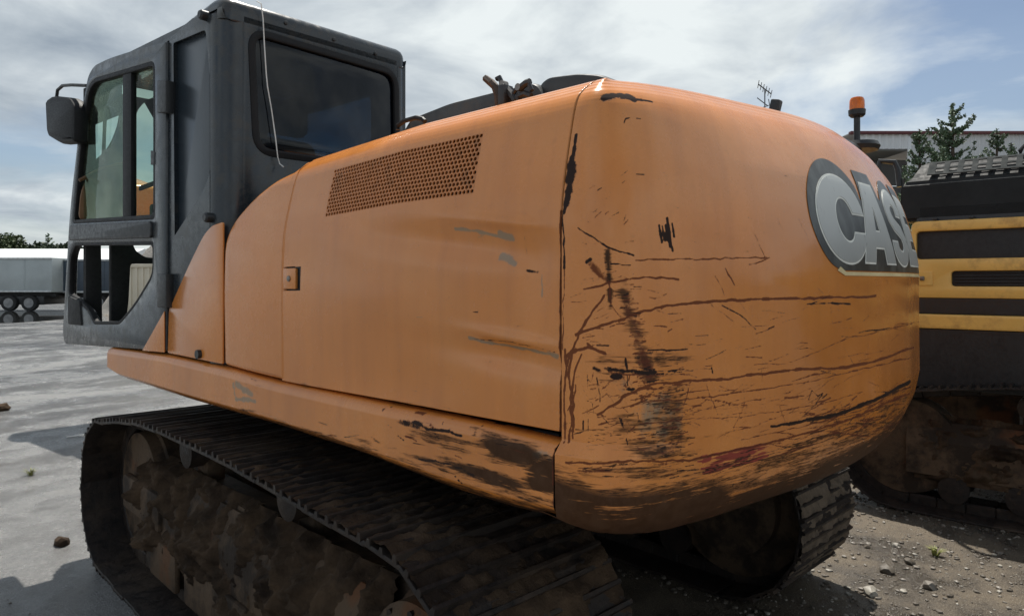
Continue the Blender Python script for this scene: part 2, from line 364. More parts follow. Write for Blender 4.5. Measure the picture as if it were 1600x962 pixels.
stone_at(1452, 918, .042, 0, 'grey stone near the bottom right of the sunlit gravel', 24)
stone_at(1360, 928, .048, 2, 'largest pale flat stone in the sunlit gravel, nearest the shadow edge', 25)
stone_at(1421, 880, .034, 1, 'brown stone between the dark flat stone and the weed', 26)
stone_at(96, 851, .055, MUD, 'dark clod of mud on the wet concrete in front of the left track', 27, 'mud_clod', 'mud clod', 1.2)
stone_at(3, 641, .11, MUD, 'tan lump of dirt lying on the concrete at the left edge', 28, 'dirt_lump', 'dirt lump', 1.0)

# weeds
LEAF = mat_plain('weed_leaf', (.20, .21, .06), .6, 0, .4, 30)
def weed(u, v, h, n, label, seed):
    p = atZ(u, v); rr = random.Random(seed); bm = bmesh.new()
    for k in range(n):
        a = rr.uniform(0, 6.28); L = h * rr.uniform(.5, 1.1); t = rr.uniform(.3, 1.1); wd = h * .07
        d = Vector((math.cos(a), math.sin(a), 0)); s = Vector((-d.y, d.x, 0)) * wd; b = d * rr.uniform(0, h * .25)
        m1 = b + d * L * .4 * t + Vector((0, 0, L * .6)); e = b + d * L * t + Vector((0, 0, L * .75))
        vs = [bm.verts.new(q) for q in (b - s, b + s, m1 + s * .8, m1 - s * .8, e)]
        bm.faces.new(vs[:4]); bm.faces.new((vs[3], vs[2], vs[4]))
    o = obj('weed', from_bm(bm, False, 0), LEAF); o.location = (p[0], p[1], 0); tag(o, label, 'weed')
weed(1462, 868, .065, 46, 'yellow-green tuft of weed in the gravel right of the counterweight', 1)
weed(48, 742, .075, 30, 'thin weed sprouting from the concrete left of the track', 2)
tube('stick', [atZ(104, 684) + [0, 0, .01], atZ(140, 680) + [0, 0, .015], atZ(176, 676) + [0, 0, .06]], .008, WHITE)
tag(bpy.data.objects['stick'], 'thin pale strip sticking out beside the front of the left track', 'strip')

# ---- far left: trailers, shed, container, heap, trees
def frame_at(u, t, z=0.0):
    p = CAM + (FW + RT * (u - 800) / FPX) * t; return np.array([p[0], p[1], z])
YAW = -TH                                             # things set square to the view: local x = RT, local y = FW
TRW = mat_plain('trailer_white_panel', (.42, .46, .46), .5, 0, .12, .8); TRD = mat_plain('dark_trailer_panel', (.055, .075, .10), .45, 0, .15, .8)
TYRE = mat_plain('tyre_rubber', (.02, .02, .02), .8); RIM = mat_plain('wheel_rim', (.28, .28, .28), .5, .5); ROOFW = mat_plain('white_roof_sheet', (.75, .77, .77), .4, 0, .08, .3)
ALU = mat_plain('aluminium_rail', (.5, .52, .52), .4, .6); TAIL = mat_plain('red_lamp_lens', (.35, .02, .015), .3)
def wheel(parent, x, y, r, name='wheel'):
    bm = bmesh.new(); lathe(bm, [(r * .62, -.14), (r * .95, -.14), (r, -.08), (r, .08), (r * .95, .14), (r * .62, .14)], (x, y, r), 'Y', 24)
    wh = obj(name, from_bm(bm), TYRE, parent); bm = bmesh.new(); lathe(bm, [(r * .6, -.145), (r * .6, -.06), (r * .25, -.07), (r * .25, -.15), (r * .1, -.16)], (x, y, r), 'Y', 20); obj('rim', from_bm(bm), RIM, wh); return wh
def trailer(u0, u1, t, z0, z1, mat, label, wheels, depth=2.5, seams=8):
    a, b = frame_at(u0, t), frame_at(u1, t); L = np.linalg.norm(b - a); e = empty('trailer', a.tolist(), YAW); tag(e, label, 'trailer', 'trailers parked across the yard')
    box('cargo_box', (L / 2, depth / 2, (z0 + z1) / 2), (L, depth, z1 - z0), mat, e, .03)
    for z in (z0 + .05, z1 - .05): box('rail', (L / 2, -.02, z), (L - .02, .05, .10), ALU, e, .01)
    for k in range(1, seams): box('post', (L * k / seams, -.012, (z0 + z1) / 2), (.05, .03, z1 - z0 - .24), mat, e, .005)
    box('chassis', (L / 2, depth / 2, z0 - .16), (L * .96, 1.0, .28), BLACK, e, .02)
    box('mudguard', (L * .8 if wheels and wheels[0] > L / 2 else L * .3, depth / 2, z0 - .45), (L * .3, depth * .8, .5), BLACK, e, .05)
    for x in wheels: wheel(e, x, .2, .46)
    return e
L1 = np.linalg.norm(frame_at(-260, 39.5) - frame_at(81, 39.5))
trailer(-260, 81, 39.5, 1.06, 3.02, TRW, 'pale grey box trailer with triple wheels, at the left edge of the yard', [L1 - 3.75, L1 - 2.5, L1 - 1.35])
trailer(83, 182, 40.5, 1.02, 2.96, TRD, 'dark slate-blue box trailer seen beside and through the cab door', [2.6], 2.5, 5)
e = empty('shed', frame_at(-320, 62).tolist(), YAW); tag(e, 'long low white-roofed shed behind the trailers', 'shed')
LS = np.linalg.norm(frame_at(-320, 62) - frame_at(182, 62))
box('wall', (LS / 2, 4, 1.75), (LS, 8, 3.5), mat_plain('shed_wall', (.3, .31, .31), .7), e, .02)
bm = bmesh.new()
for x0 in (-.4,):
    vs = [bm.verts.new(p) for p in ((-.4, -.5, 3.55), (LS + .4, -.5, 3.55), (LS + .4, 4, 4.75), (-.4, 4, 4.75), (LS + .4, 8.5, 3.55), (-.4, 8.5, 3.55), (-.4, -.5, 3.4), (LS + .4, -.5, 3.4), (LS + .4, 8.5, 3.4), (-.4, 8.5, 3.4))]
    for f in ((0, 1, 2, 3), (3, 2, 4, 5), (0, 6, 7, 1), (5, 4, 8, 9), (0, 3, 5, 9, 6), (1, 7, 8, 4, 2), (6, 9, 8, 7)): bm.faces.new([vs[k] for k in f])
rf = obj('roof', from_bm(bm, True, 0), ROOFW, e)
box('gutter', (LS / 2, -.58, 3.45), (LS, .14, .14), ALU, e, .02)
BEIGE = mat_plain('beige_container_paint', (.62, .56, .44), .55, 0, .1, .7)
e = empty('container', frame_at(190, 30).tolist(), YAW); tag(e, 'beige container seen through the broken lower door window', 'container')
LC = np.linalg.norm(frame_at(190, 30) - frame_at(275, 30))
box('body', (LC / 2, 1.2, 1.22), (LC, 2.4, 2.36), BEIGE, e, .03)
for k in range(9): box('rib', (LC * (k + .5) / 9, -.02, 1.22), (.10, .05, 2.1), BEIGE, e, .015)
for z in (.10, 2.34): box('rail', (LC / 2, -.03, z), (LC, .08, .14), BEIGE, e, .01)
m = M('heap_gravel', (.35, .33, .3), .9); v = m.coord('Object'); a = m.noise(v, 1.2, 8, .75); m.base(m.mix(a, (.16, .15, .135), (.38, .36, .33))); m.bump(a, 1, .2)
bm = bmesh.new(); bmesh.ops.create_grid(bm, x_segments=36, y_segments=36, size=2.9); rr = random.Random(4)
for v in bm.verts:
    d = math.hypot(v.co.x, v.co.y); h = max(0, 1 - (d / 2.8)) ; v.co.z = 4.6 * h * (1 - .14 * h) + (.16 * rr.random() if h > 0 else 0) - .05
o = obj('gravel_heap', from_bm(bm, True, 60), m.m); o.location = frame_at(246, 38).tolist(); tag(o, 'pale grey heap of gravel behind the beige container, seen through the cab', 'gravel heap')

def foliage(parent, name, centers, n, leaf, mat, seed, squash=1.0):
    """many leaf-sized faces spread through clumps (x, y, z, r)"""
    rg = np.random.default_rng(seed); C = np.array(centers); wgt = C[:, 3] ** 2; ids = rg.choice(len(C), n, p=wgt / wgt.sum())
    d = rg.normal(size=(n, 3)); d /= np.linalg.norm(d, axis=1)[:, None]; rad = C[ids, 3] * rg.random(n) ** .45
    P = C[ids, :3] + d * rad[:, None] * (1, 1, squash)
    a = rg.normal(size=(n, 3)); a /= np.linalg.norm(a, axis=1)[:, None]; b = np.cross(a, rg.normal(size=(n, 3))); b /= np.linalg.norm(b, axis=1)[:, None]
    s = (leaf * rg.uniform(.6, 1.3, n))[:, None]; V = np.stack([P - a * s, P + b * s * .5, P + a * s, P - b * s * .5], 1).reshape(-1, 3)
    F = np.arange(n * 4).reshape(n, 4); me = bpy.data.meshes.new('m'); me.from_pydata(V.tolist(), [], F.tolist()); me.update(); return obj(name, me, mat, parent)
BARK = mat_plain('bark', (.075, .055, .04), .9, 0, .3, 5)
LF1 = mat_plain('far_leaf_green', (.060, .085, .030), .7, 0, .5, .7); LF2 = mat_plain('dark_leaf_green', (.030, .050, .022), .7, 0, .4, .7)
PINE = mat_plain('pine_needle', (.10, .15, .085), .6, 0, .45, 1.2)
spec = [(-30, 88, 6.6, 2.6, LF1, 'leafy green tree beyond the shed, cut by the left edge of the picture'), (10, 90, 8.0, 3.0, LF1, 'tallest rounded tree beyond the shed, nearest the left edge'),
        (36, 94, 7.0, 2.6, LF2, 'dark rounded tree beyond the shed, right of the tallest one'), (60, 86, 5.6, 2.2, LF1, 'low pale-green bush-like tree beyond the shed'),
        (92, 92, 6.6, 2.8, LF2, 'dark rounded tree beside the pointed conifer'), (125, 90, 6.2, 2.6, LF2, 'dark tree hidden partly behind the cab front')]
for k, (u, t, h, r, mt, lab) in enumerate(spec):
    e = empty('tree', frame_at(u, t).tolist()); tag(e, lab, 'tree', 'trees along the far edge of the yard'); rr = random.Random(k)
    bm = bmesh.new(); add_tube(bm, [(0, 0, 0), (.1, 0, h * .4), (0, .1, h * .8)], [.28, .2, .06], 7)
    for q in range(4): a = q * 1.7; add_tube(bm, [(0, 0, h * .4), (math.cos(a) * r * .6, math.sin(a) * r * .6, h * .75)], [.12, .04], 5)
    obj('trunk', from_bm(bm), BARK, e)
    cl = [(rr.uniform(-r, r) * 1.0, rr.uniform(-r, r) * .9, h * rr.uniform(.35, .86), r * rr.uniform(.30, .55)) for _ in range(20)] + [(0, 0, h - r * .4, r * .4)]
    foliage(e, 'crown', cl, 6000, .26, mt, 50 + k)
def conifer(loc, h, r, n, label, seed, group, kind='pine_tree', lean=0.0, tiers=20, leaf=.05):
    e = empty(kind, loc); tag(e, label, 'tree', group); rr = random.Random(seed); bm = bmesh.new(); add_tube(bm, [(0, 0, 0), (lean * .4, 0, h * .5), (lean, 0, h)], [h * .022, h * .014, .015], 8)
    cl = []
    for k in range(tiers * 7):
        f = .10 + .86 * rr.random() ** 1.15; z = h * f; L = r * (1 - f) ** .80 * rr.uniform(.45, 1.2) + .10; a = rr.uniform(0, 6.28); up = L * rr.uniform(.25, 1.0)
        p0 = Vector((lean * f, 0, z)); p1 = p0 + Vector((math.cos(a) * L, math.sin(a) * L, up)); pm = p0.lerp(p1, .55) - Vector((0, 0, up * .25)); add_tube(bm, [p0, pm, p1], [.025, .016, .006], 4)
        for j in range(7):
            t = .25 + .78 * j / 6; c = p0.lerp(pm, t / .55) if t < .55 else pm.lerp(p1, (t - .55) / .45); cl.append((c.x + rr.uniform(-.04, .04), c.y + rr.uniform(-.04, .04), c.z, max(.045, L * .15 * (1.2 - .6 * t))))
    cl.append((lean, 0, h - .1, .10)); cl.append((lean, 0, h - .3, .14))
    obj('trunk', from_bm(bm), BARK, e); foliage(e, 'crown', cl, n, leaf, PINE, seed, 1.1); return e
conifer(frame_at(75, 92).tolist(), 8.0, 2.0, 2200, 'pointed dark conifer standing between the rounded trees beyond the shed', 9, 'trees along the far edge of the yard', 'conifer_tree', 0, 12, .2)
T2 = 'pines in front of the warehouse'
conifer(frame_at(1488, 23).tolist(), 1.66 + 280 * 23 / FPX, 2.2, 90000, 'tallest bushy pine in front of the grey warehouse wall', 11, T2, lean=.1)
conifer(frame_at(1437, 23.4).tolist(), 1.66 + 238 * 23.4 / FPX, 1.1, 22000, 'shorter pine at the left foot of the tallest pine', 12, T2)
conifer(frame_at(1556, 24).tolist(), 1.66 + 240 * 24 / FPX, 1.25, 22000, 'slim pine right of the tallest one', 13, T2, lean=.25)
conifer(frame_at(1580, 24.5).tolist(), 1.66 + 217 * 24.5 / FPX, .9, 14000, 'smallest pine, farthest right by the wall', 14, T2)

# ---- warehouse behind on the right
CLAD = mat_plain('grey_wall_cladding', (.62, .635, .65), .5, 0, .06, .5); CLADP = mat_plain('pale_fascia_cladding', (.72, .74, .76), .45, 0, .06, .5)
REDTR = mat_plain('dark_red_trim', (.13, .035, .04), .5); DOORG = mat_plain('grey_shutter', (.22, .23, .24), .5, 0, .1, .5)
TB = 30.0; k = TB / FPX; ztop = 1.66 + (HOR - 210) * k
o0 = frame_at(1336, TB); e = empty('warehouse', o0.tolist(), YAW); tag(e, 'grey clad warehouse with dark red roof trim behind the yellow excavator', 'building')
def bx(u): return (u - 1336) * k
WTOT = bx(1820)
def corrugated(name, x0, x1, z0, z1, y, mat, pitch=.12, amp=.03):
    V = []; F = []; n = int((x1 - x0) / (pitch / 4)); pat = (0, 0, 1, 1)
    for i in range(n + 1):
        x = x0 + (x1 - x0) * i / n; yy = y - amp * pat[i % 4]
        V += [(x, yy, z0), (x, yy, z1)]
    for i in range(n): F.append((2 * i, 2 * i + 2, 2 * i + 3, 2 * i + 1))
    return obj(name, from_vf(V, F, 0), mat, e)
corrugated('fascia', 0, bx(1420), 1.66 + (HOR - 233) * k, ztop, 0, CLADP, .28, .05)
corrugated('wall', bx(1420) + .02, WTOT, 0, ztop, 0, CLAD, .16, .03)
box('canopy_soffit', (bx(1420) / 2, 1.3, 1.66 + (HOR - 233) * k), (bx(1420), 2.5, .12), DOORG, e, .01)
for i in range(6):
    hh = 1.66 + (HOR - 234) * k; box('shutter_slat', (bx(1420) / 2 + 1.5, 2.5, hh * (i + .5) / 6), (bx(1420) + 3, .08, hh / 6 - .03), DOORG, e, .01)
box('roof_trim', (WTOT / 2 - .1, -.05, ztop + .05), (WTOT + .3, .24, .12), REDTR, e, .01)
box('roof', (WTOT / 2, 7, ztop + .14), (WTOT, 13.6, .05), CLAD, e, .01)
box('side_wall', (-.03, 7, ztop / 2), (.06, 9, ztop - .1), CLAD, e, .005)
box('corner_post', (bx(1420), -.02, ztop / 2), (.14, .10, ztop - .2), CLADP, e, .01)
# TV antenna
e = empty('tv_antenna', frame_at(1195, 25).tolist(), YAW); tag(e, 'thin rooftop television antenna on a mast rising above the hood', 'antenna')
kk = 25 / FPX
def az(v): return 1.66 + (HOR - v) * kk
ANT = mat_plain('antenna_metal', (.16, .17, .18), .5, .5)
tube('mast', [(0, 0, 0), (0, 0, az(140))], .022, ANT, e)
tube('boom', [(-10 * kk, 0, az(132)), (10 * kk, 0, az(147))], .022, ANT, e)
for j in range(6):
    f = j / 5; x = (-10 + 20 * f) * kk; z = az(132 + 15 * f); tube('element', [(x - .08, -.3, z + .05), (x + .08, .3, z - .05)], .013, ANT, e, 5)
tube('boom', [(-12 * kk, 0, az(153)), (5 * kk, 0, az(166))], .018, ANT, e)
tube('boom', [(-9 * kk, 0, az(170)), (6 * kk, 0, az(165))], .016, ANT, e)
tube('element', [(6 * kk, 0, az(155)), (8 * kk, 0, az(168))], .016, ANT, e, 5)

# ================================================================== THE ORANGE EXCAVATOR
EX = empty('excavator', (0, 0, 0)); tag(EX, 'battered orange crawler excavator with dark cab, seen from its rear left corner', 'excavator')
YSEAM = -1.995
HQ = [(0, 0), (.56, 0), (.62, .003), (.69, .012), (.78, .030), (.88, .052), (.92, .063), (.95, .078), (.975, .10), (.99, .13), (1, .18)]
RQ = [(0, 0), (.455, 0), (.56, .010), (.66, .030), (.765, .058), (.86, .100), (.91, .128), (.945, .155), (.97, .182), (.99, .215), (1, .25)]
LZ = [(.94, .35), (.945, .22), (.97, .15), (1.02, .09), (1.08, .05), (1.15, .022), (1.262, 0)]
def soft(tab, x, k=.02):
    a, b = zip(*tab); wts = (1, 2, 3, 4, 3, 2, 1); return sum(w_ * np.interp(x + k * o_ / 2, a, b) for w_, o_ in zip(wts, (-3, -2, -1, 0, 1, 2, 3))) / 16
def zb(y): return np.interp(y, (-2.0, -.63, .42), (1.262, 1.282, 1.31))
def zt(y): return np.interp(y, (-2.0, -1.3, -.63), (2.20, 2.19, 2.15))

def grid_mesh(P, mask=None, uv=None):
    """P: rows x cols x 3; mask: cells to keep"""
    nr, nc = P.shape[:2]; idx = np.arange(nr * nc).reshape(nr, nc)
    q = np.stack([idx[:-1, :-1], idx[:-1, 1:], idx[1:, 1:], idx[1:, :-1]], -1)
    q = q[mask] if mask is not None else q.reshape(-1, 4)
    me = bpy.data.meshes.new('m'); n = len(q)
    me.vertices.add(nr * nc); me.vertices.foreach_set('co', P.reshape(-1).astype(np.float32))
    me.loops.add(n * 4); me.loops.foreach_set('vertex_index', q.reshape(-1).astype(np.int32))
    me.polygons.add(n); me.polygons.foreach_set('loop_start', np.arange(0, n * 4, 4, dtype=np.int32))
    me.update(calc_edges=True); me.validate()
    me.polygons.foreach_set('use_smooth', np.ones(len(me.polygons), bool))
    if uv is not None:
        l = me.uv_layers.new(name='sz'); vi = np.empty(len(me.loops), np.int32); me.loops.foreach_get('vertex_index', vi)
        l.data.foreach_set('uv', uv.reshape(-1, 2)[vi].astype(np.float32).reshape(-1))
    return me
class Wear:
    """wear masks traced onto a surface grid: every mark is stored at the surface point it lies on"""
    B = 12.0
    def __init__(s, P):
        s.P = P.reshape(-1, 3); s.u, s.v = proj(s.P); s.W = np.zeros((len(s.P), 4)); s.sc = np.zeros(len(s.P)); s.dep = (s.P - CAM) @ FW
        bu = np.clip((s.u / s.B).astype(int), -20, 179) + 20; bv = np.clip((s.v / s.B).astype(int), -20, 119) + 20; key = bu * 200 + bv
        s.order = np.argsort(key, kind='stable'); s.ks = key[s.order]
    def near(s, u0, u1, v0, v1):
        out_ = []
        for bu in range(int(max(u0, -200) / s.B), int(min(u1, 2100) / s.B) + 1):
            ka = (bu + 20) * 200 + int(max(v0, -200) / s.B) + 20; kb = (bu + 20) * 200 + int(min(v1, 1400) / s.B) + 20
            i, j = np.searchsorted(s.ks, [ka, kb + 1]); out_.append(s.order[i:j])
        return np.concatenate(out_) if out_ else np.zeros(0, int)
    def hit(s, u, v):
        for m_ in (8, 30, 120, 400):
            c = s.near(u - m_, u + m_, v - m_, v + m_)
            if len(c): break
        d = (s.u[c] - u) ** 2 + (s.v[c] - v) ** 2; q = c[d < d.min() + 4]; return q[np.argmin(s.dep[q])]
    def stroke(s, pts, w, ch, val=1.0, w2=None, ragged=0.0):
        pts = np.array(pts, float); q = [pts[0]]
        for a, b in zip(pts, pts[1:]):
            n = max(1, int(np.hypot(*(b - a)) / 9))
            for k in range(1, n + 1): q.append(a + (b - a) * k / n)
        q = np.array(q)
        if ragged: q = q + rng.normal(size=q.shape) * ragged
        ii = [s.hit(*p) for p in q]; L = s.P[ii]; ds = s.dep[ii]; n = len(L)
        for k in range(n - 1):
            f = k / max(n - 2, 1); ww = (w if w2 is None else w + (w2 - w) * f) * .5 * (ds[k] + ds[k + 1]) / FPX
            ww = max(ww * .8 * rng.uniform(.75, 1.25), .0030); a, b = L[k], L[k + 1]; mg = ww * FPX / min(ds[k], ds[k + 1]) * 1.2 + 3
            c = s.near(min(q[k][0], q[k + 1][0]) - mg, max(q[k][0], q[k + 1][0]) + mg, min(q[k][1], q[k + 1][1]) - mg, max(q[k][1], q[k + 1][1]) + mg)
            if not len(c): continue
            e = b - a; t = np.clip(((s.P[c] - a) @ e) / max(e @ e, 1e-9), 0, 1); d = np.linalg.norm(s.P[c] - (a + t[:, None] * e), axis=1)
            s.put(c, np.clip(1.15 - d / ww, 0, 1) * val * rng.uniform(.80, 1.05), ch)
    def put(s, c, m_, ch):
        if ch == 4: s.sc[c] = np.maximum(s.sc[c], m_)
        else: s.W[c, ch] = np.maximum(s.W[c, ch], m_)
    def blob(s, u, v, ru, rv, ch, val=1.0, rot=0.0):
        i = s.hit(u, v); rm = max(ru, rv) * 1.4; c_ = s.near(u - rm, u + rm, v - rm, v + rm); c_ = c_[np.abs(s.dep[c_] - s.dep[i]) < .6]
        du, dv = s.u[c_] - u, s.v[c_] - v; c, n = math.cos(rot), math.sin(rot); d = np.hypot((du * c + dv * n) / ru, (-du * n + dv * c) / rv)
        s.put(c_, np.clip(1.4 - d, 0, 1) * val, ch)
    def apply(s, me):
        C4 = np.clip(s.W, 0, 1).astype(np.float32); r_ = C4[:, 3].copy(); C4[:, 3] = 1
        a = me.color_attributes.new('wear', 'FLOAT_COLOR', 'POINT'); a.data.foreach_set('color', C4.reshape(-1))
        b = me.attributes.new('scuff', 'FLOAT', 'POINT'); b.data.foreach_set('value', np.clip(s.sc, 0, 1).astype(np.float32))
        b = me.attributes.new('redpaint', 'FLOAT', 'POINT'); b.data.foreach_set('value', r_)

# ---- counterweight: plan curve swept down a rounded profile
RB, YC = 3.66, 1.25
def yarc(x): return YC - np.sqrt(RB * RB - np.asarray(x) ** 2)
cn = np.array([-1.36, float(yarc(-1.36))]); rc = .14
A = cn + [0, rc]; xb = -1.36 + rc; B = np.array([xb, float(yarc(xb))])
side = np.linspace((-1.36, YSEAM), A, 30); t = np.linspace(0, 1, 60)[1:, None]; fil = (1 - t) ** 2 * A + 2 * t * (1 - t) * cn + t * t * B
xs = np.linspace(xb, 0, 400)[1:]; half = np.concatenate([side, fil, np.stack([xs, yarc(xs)], 1)])
full = np.concatenate([half, half[::-1][1:] * (-1, 1)]); sl = np.concatenate([[0], np.cumsum(np.hypot(*np.diff(full, axis=0).T))])
STOT = sl[-1]; scols = np.concatenate([np.linspace(0, .45, 170), np.linspace(.45, 1.5, 340)[1:], np.linspace(1.5, 2.3, 190)[1:], np.linspace(2.3, STOT, 40)[1:]])
px_, py_ = np.interp(scols, sl, full[:, 0]), np.interp(scols, sl, full[:, 1])
zlow = np.concatenate([[.94, .9405, .942], np.linspace(.945, 1.262, 120)]); qs = np.concatenate([np.linspace(0, .9, 290)[1:], np.linspace(.9, 1, 60)[1:]])
ZR = np.concatenate([zlow, 1.262 + qs * .938])
wv = np.clip((YSEAM - py_) / .20, 0, 1); wv = wv * wv * (3 - 2 * wv)
LZH = [(.94, .22), (.955, .11), (.985, .05), (1.03, .018), (1.08, 0), (1.262, 0)]
hin = np.concatenate([soft(LZH, zlow, .015), soft(HQ, qs, .03)]); rin = np.concatenate([soft(LZ, zlow, .02), soft(RQ, qs, .03)])
sg = scols[None, :]; sm = np.minimum(scols, STOT - scols); wi = np.clip(sm / .95, 0, 1); wi = wi * wi * (3 - 2 * wi)
lf = np.clip(sm / .24, 0, 1); lf = lf * lf * (3 - 2 * lf); nl = len(zlow)
ins = hin[:, None] * (1 - wi) + rin[:, None] * wi; ins[:nl] *= .04 + .96 * lf
z0s = np.interp(sm, (0, .05, .10, .15, .20, .26, .34, .5, .9), (1.072, 1.052, 1.025, 1.002, .985, .972, .962, .953, .945))
zg = np.where(ZR[:, None] < 1.262, 1.262 - (1.262 - ZR[:, None]) * ((1.262 - z0s) / (1.262 - .94))[None, :], ZR[:, None])
ledge = np.clip((1.262 - zg) / .03, 0, 1) * .028 * np.clip(1 - np.minimum(sg, STOT - sg) / .42, 0, 1) ** 1.4      # the skirt's ledge runs out on the corner
soft_d = .004 * np.sin(sg * 5.1 + 1) * np.sin(zg * 6.3) + .0025 * np.sin(sg * 13 + zg * 7)
bul = ledge + soft_d * np.clip((1.95 - zg) / .3, 0, 1) * np.clip((zg - 1.0) / .2, 0, 1) * np.clip(sg / .1, 0, 1)
PX = px_[None, :] * (1 - (ins - bul) / 1.36); PY = py_[None, :] + ins * wv[None, :] - bul * wv[None, :]
PZ = zg + np.clip((zg - 1.85) / .35, 0, 1) ** 2 * (.045 * np.cos(px_[None, :] / 1.36 * PI / 2) ** .6) 
PC = np.stack([PX, PY, PZ], -1)
caps_t = PC[-1].copy(); c1 = caps_t * .72 + np.stack([caps_t[:, 0] * .8, 0 * caps_t[:, 0] - 1.80, caps_t[:, 2]], 1) * .28; c1[:, 2] -= .004; c2 = caps_t.copy(); c2[:, 0] *= .6; c2[:, 1] = -1.72; c2[:, 2] = 2.18
caps_b = PC[0].copy(); b1 = caps_b.copy(); b1[:, 1] = -1.4; b1[:, 0] *= .9
G = np.concatenate([b1[None], PC, c1[None], c2[None]]); UVG = np.stack([np.broadcast_to(sg, G.shape[:2]), G[..., 2]], -1)
me = grid_mesh(G, None, UVG); WR = Wear(G)
# long scratches (traced)
for pts, wd, ch, val in (
    (((898, 523), (931, 510), (975, 497), (1009, 486), (1044, 477), (1097, 471), (1193, 468), (1302, 465), (1372, 463)), 4.4, 1, .95),
    (((933, 647), (975, 619), (1018, 601), (1071, 595), (1149, 591), (1215, 582), (1254, 576), (1324, 574), (1367, 564), (1429, 543)), 4.6, 1, .95),
    (((1010, 628), (1106, 620), (1193, 608), (1258, 598), (1324, 582), (1428, 558)), 3.0, 1, .74),
    (((1180, 569), (1228, 570), (1280, 549), (1324, 529), (1428, 505)), 2.8, 1, .68),
    (((1206, 667), (1280, 654), (1324, 643), (1376, 621), (1424, 597)), 6.5, 0, .95), (((1232, 664), (1300, 652), (1350, 634), (1424, 604)), 4, 2, .9),
    (((884, 722), (996, 721), (1079, 719), (1171, 700), (1236, 684), (1324, 658), (1424, 614)), 4.2, 1, .9),
    (((1000, 663), (1074, 655), (1180, 648), (1276, 633), (1350, 612)), 2.6, 1, .66), (((1160, 688), (1250, 668), (1350, 640), (1425, 604)), 2.8, 1, .72),
    (((944, 460), (920, 492), (905, 518), (889, 553), (881, 590)), 4, 1, .95), (((894, 549), (887, 584), (894, 632), (894, 684)), 5, 1, .9),
    (((908, 552), (897, 580), (889, 620), (892, 660), (887, 690)), 4, 1, .9), (((884, 556), (899, 546), (917, 542), (943, 550)), 6, 1, .95), (((918, 536), (930, 547), (944, 553)), 4, 1, .9),
    (((880, 545), (884, 580), (880, 620), (882, 690)), 4.5, 1, .9), (((931, 590), (937, 627)), 3, 0, .8), (((886, 640), (896, 620), (899, 600)), 3, 1, .85),
    (((902, 357), (925, 371), (948, 387), (991, 398)), 3.2, 0, .85), (((943, 413), (986, 413)), 2.8, 0, .75), (((995, 406), (1080, 404), (1200, 402)), 3.0, 1, .80), (((1172, 413), (1190, 409), (1204, 402)), 2.6, 1, .75),
    (((912, 454), (940, 446), (972, 437), (1017, 432), (1062, 435)), 3.4, 1, .90), (((951, 440), (952, 475), (967, 497)), 3, 1, .8),
    (((1179, 362), (1197, 400)), 2.6, 1, .68), (((1214, 338), (1224, 359)), 2.4, 1, .62), (((1250, 342), (1265, 374)), 2.4, 1, .6), (((1135, 419), (1149, 445)), 3, 1, .78), (((1119, 430), (1134, 462)), 3, 1, .74),
    (((1130, 478), (1158, 492), (1182, 516)), 3.2, 0, .8), (((1263, 474), (1330, 475)), 4, 0, .7), (((1298, 470), (1304, 508)), 2.4, 1, .6), (((1150, 465), (1176, 500)), 2.4, 1, .6),
    (((1014, 547), (1075, 545)), 3, 0, .8), (((1068, 640), (1080, 597)), 2.6, 1, .65), (((1104, 600), (1122, 645)), 2.6, 1, .65), (((1320, 540), (1340, 575)), 2.4, 1, .62), (((1190, 570), (1195, 608)), 2.2, 1, .58),
    (((1303, 605), (1330, 590), (1360, 578)), 2.4, 1, .62), (((1148, 665), (1162, 640), (1164, 620)), 2.4, 1, .58), (((1265, 625), (1270, 610), (1280, 618), (1288, 612), (1276, 630), (1268, 640)), 3, 0, .66),
    (((1228, 622), (1258, 618)), 3, 1, .85), (((1270, 630), (1300, 622)), 2.6, 1, .7), (((1220, 636), (1228, 660)), 2.8, 1, .7), (((1308, 645), (1311, 665)), 3, 0, .7), (((943, 575), (962, 577), (1000, 581), (1024, 582)), 8.0, 0, .72), (((1016, 581), (1060, 577), (1112, 576)), 3.4, 0, .62), (((1020, 586), (1066, 584), (1090, 588)), 3.0, 1, .62), (((950, 581), (1010, 585)), 3.6, 1, .8),
    (((1112, 573), (1114, 582)), 7, 0, .66), (((979, 560), (981, 578)), 4.6, 0, .8), (((981, 586), (982, 602)), 3, 0, .6), (((926, 574), (934, 577)), 8, 0, .72), (((877, 335), (880, 372), (881, 420)), 4, 0, .9), (((881, 420), (879, 470), (877, 545)), 3, 1, .72)):
    WR.stroke(pts, wd, ch, val, ragged=.5)
# chips, rust patches, smears
WR.stroke(((899, 211), (894, 240), (890, 262), (886, 300), (880, 332)), 6, 0, 1.0); WR.stroke(((893, 245), (889, 280), (884, 318)), 16, 0, 1.0, 12); WR.stroke(((897, 220), (891, 300)), 9, 0, .66)
for a, b in (((1031, 351), (1036, 378)), ((1036, 354), (1041, 374)), ((1041, 352), (1048, 384)), ((1044, 342), (1052, 391)), ((1052, 349), (1055, 369))): WR.stroke((a, b), 6, 0, .95)
WR.stroke(((944, 152), (960, 148), (982, 149), (990, 153)), 13, 0, .95); WR.stroke(((988, 154), (1004, 155), (1020, 158)), 6, 0, .9); WR.stroke(((940, 151), (950, 152)), 5, 0, .8)
WR.stroke(((977, 192), (979, 185), (985, 183)), 3, 0, .8); WR.stroke(((996, 184), (1002, 184)), 3, 0, .8); WR.stroke(((996, 272), (1007, 271)), 3, 0, .8)
WR.stroke(((919, 408), (930, 424), (944, 436)), 13, 1, .62); WR.stroke(((948, 395), (950, 430), (953, 478)), 12, 2, .74); WR.stroke(((948, 395), (951, 440)), 8, 0, .5); WR.stroke(((916, 410), (922, 406)), 8, 0, .9)
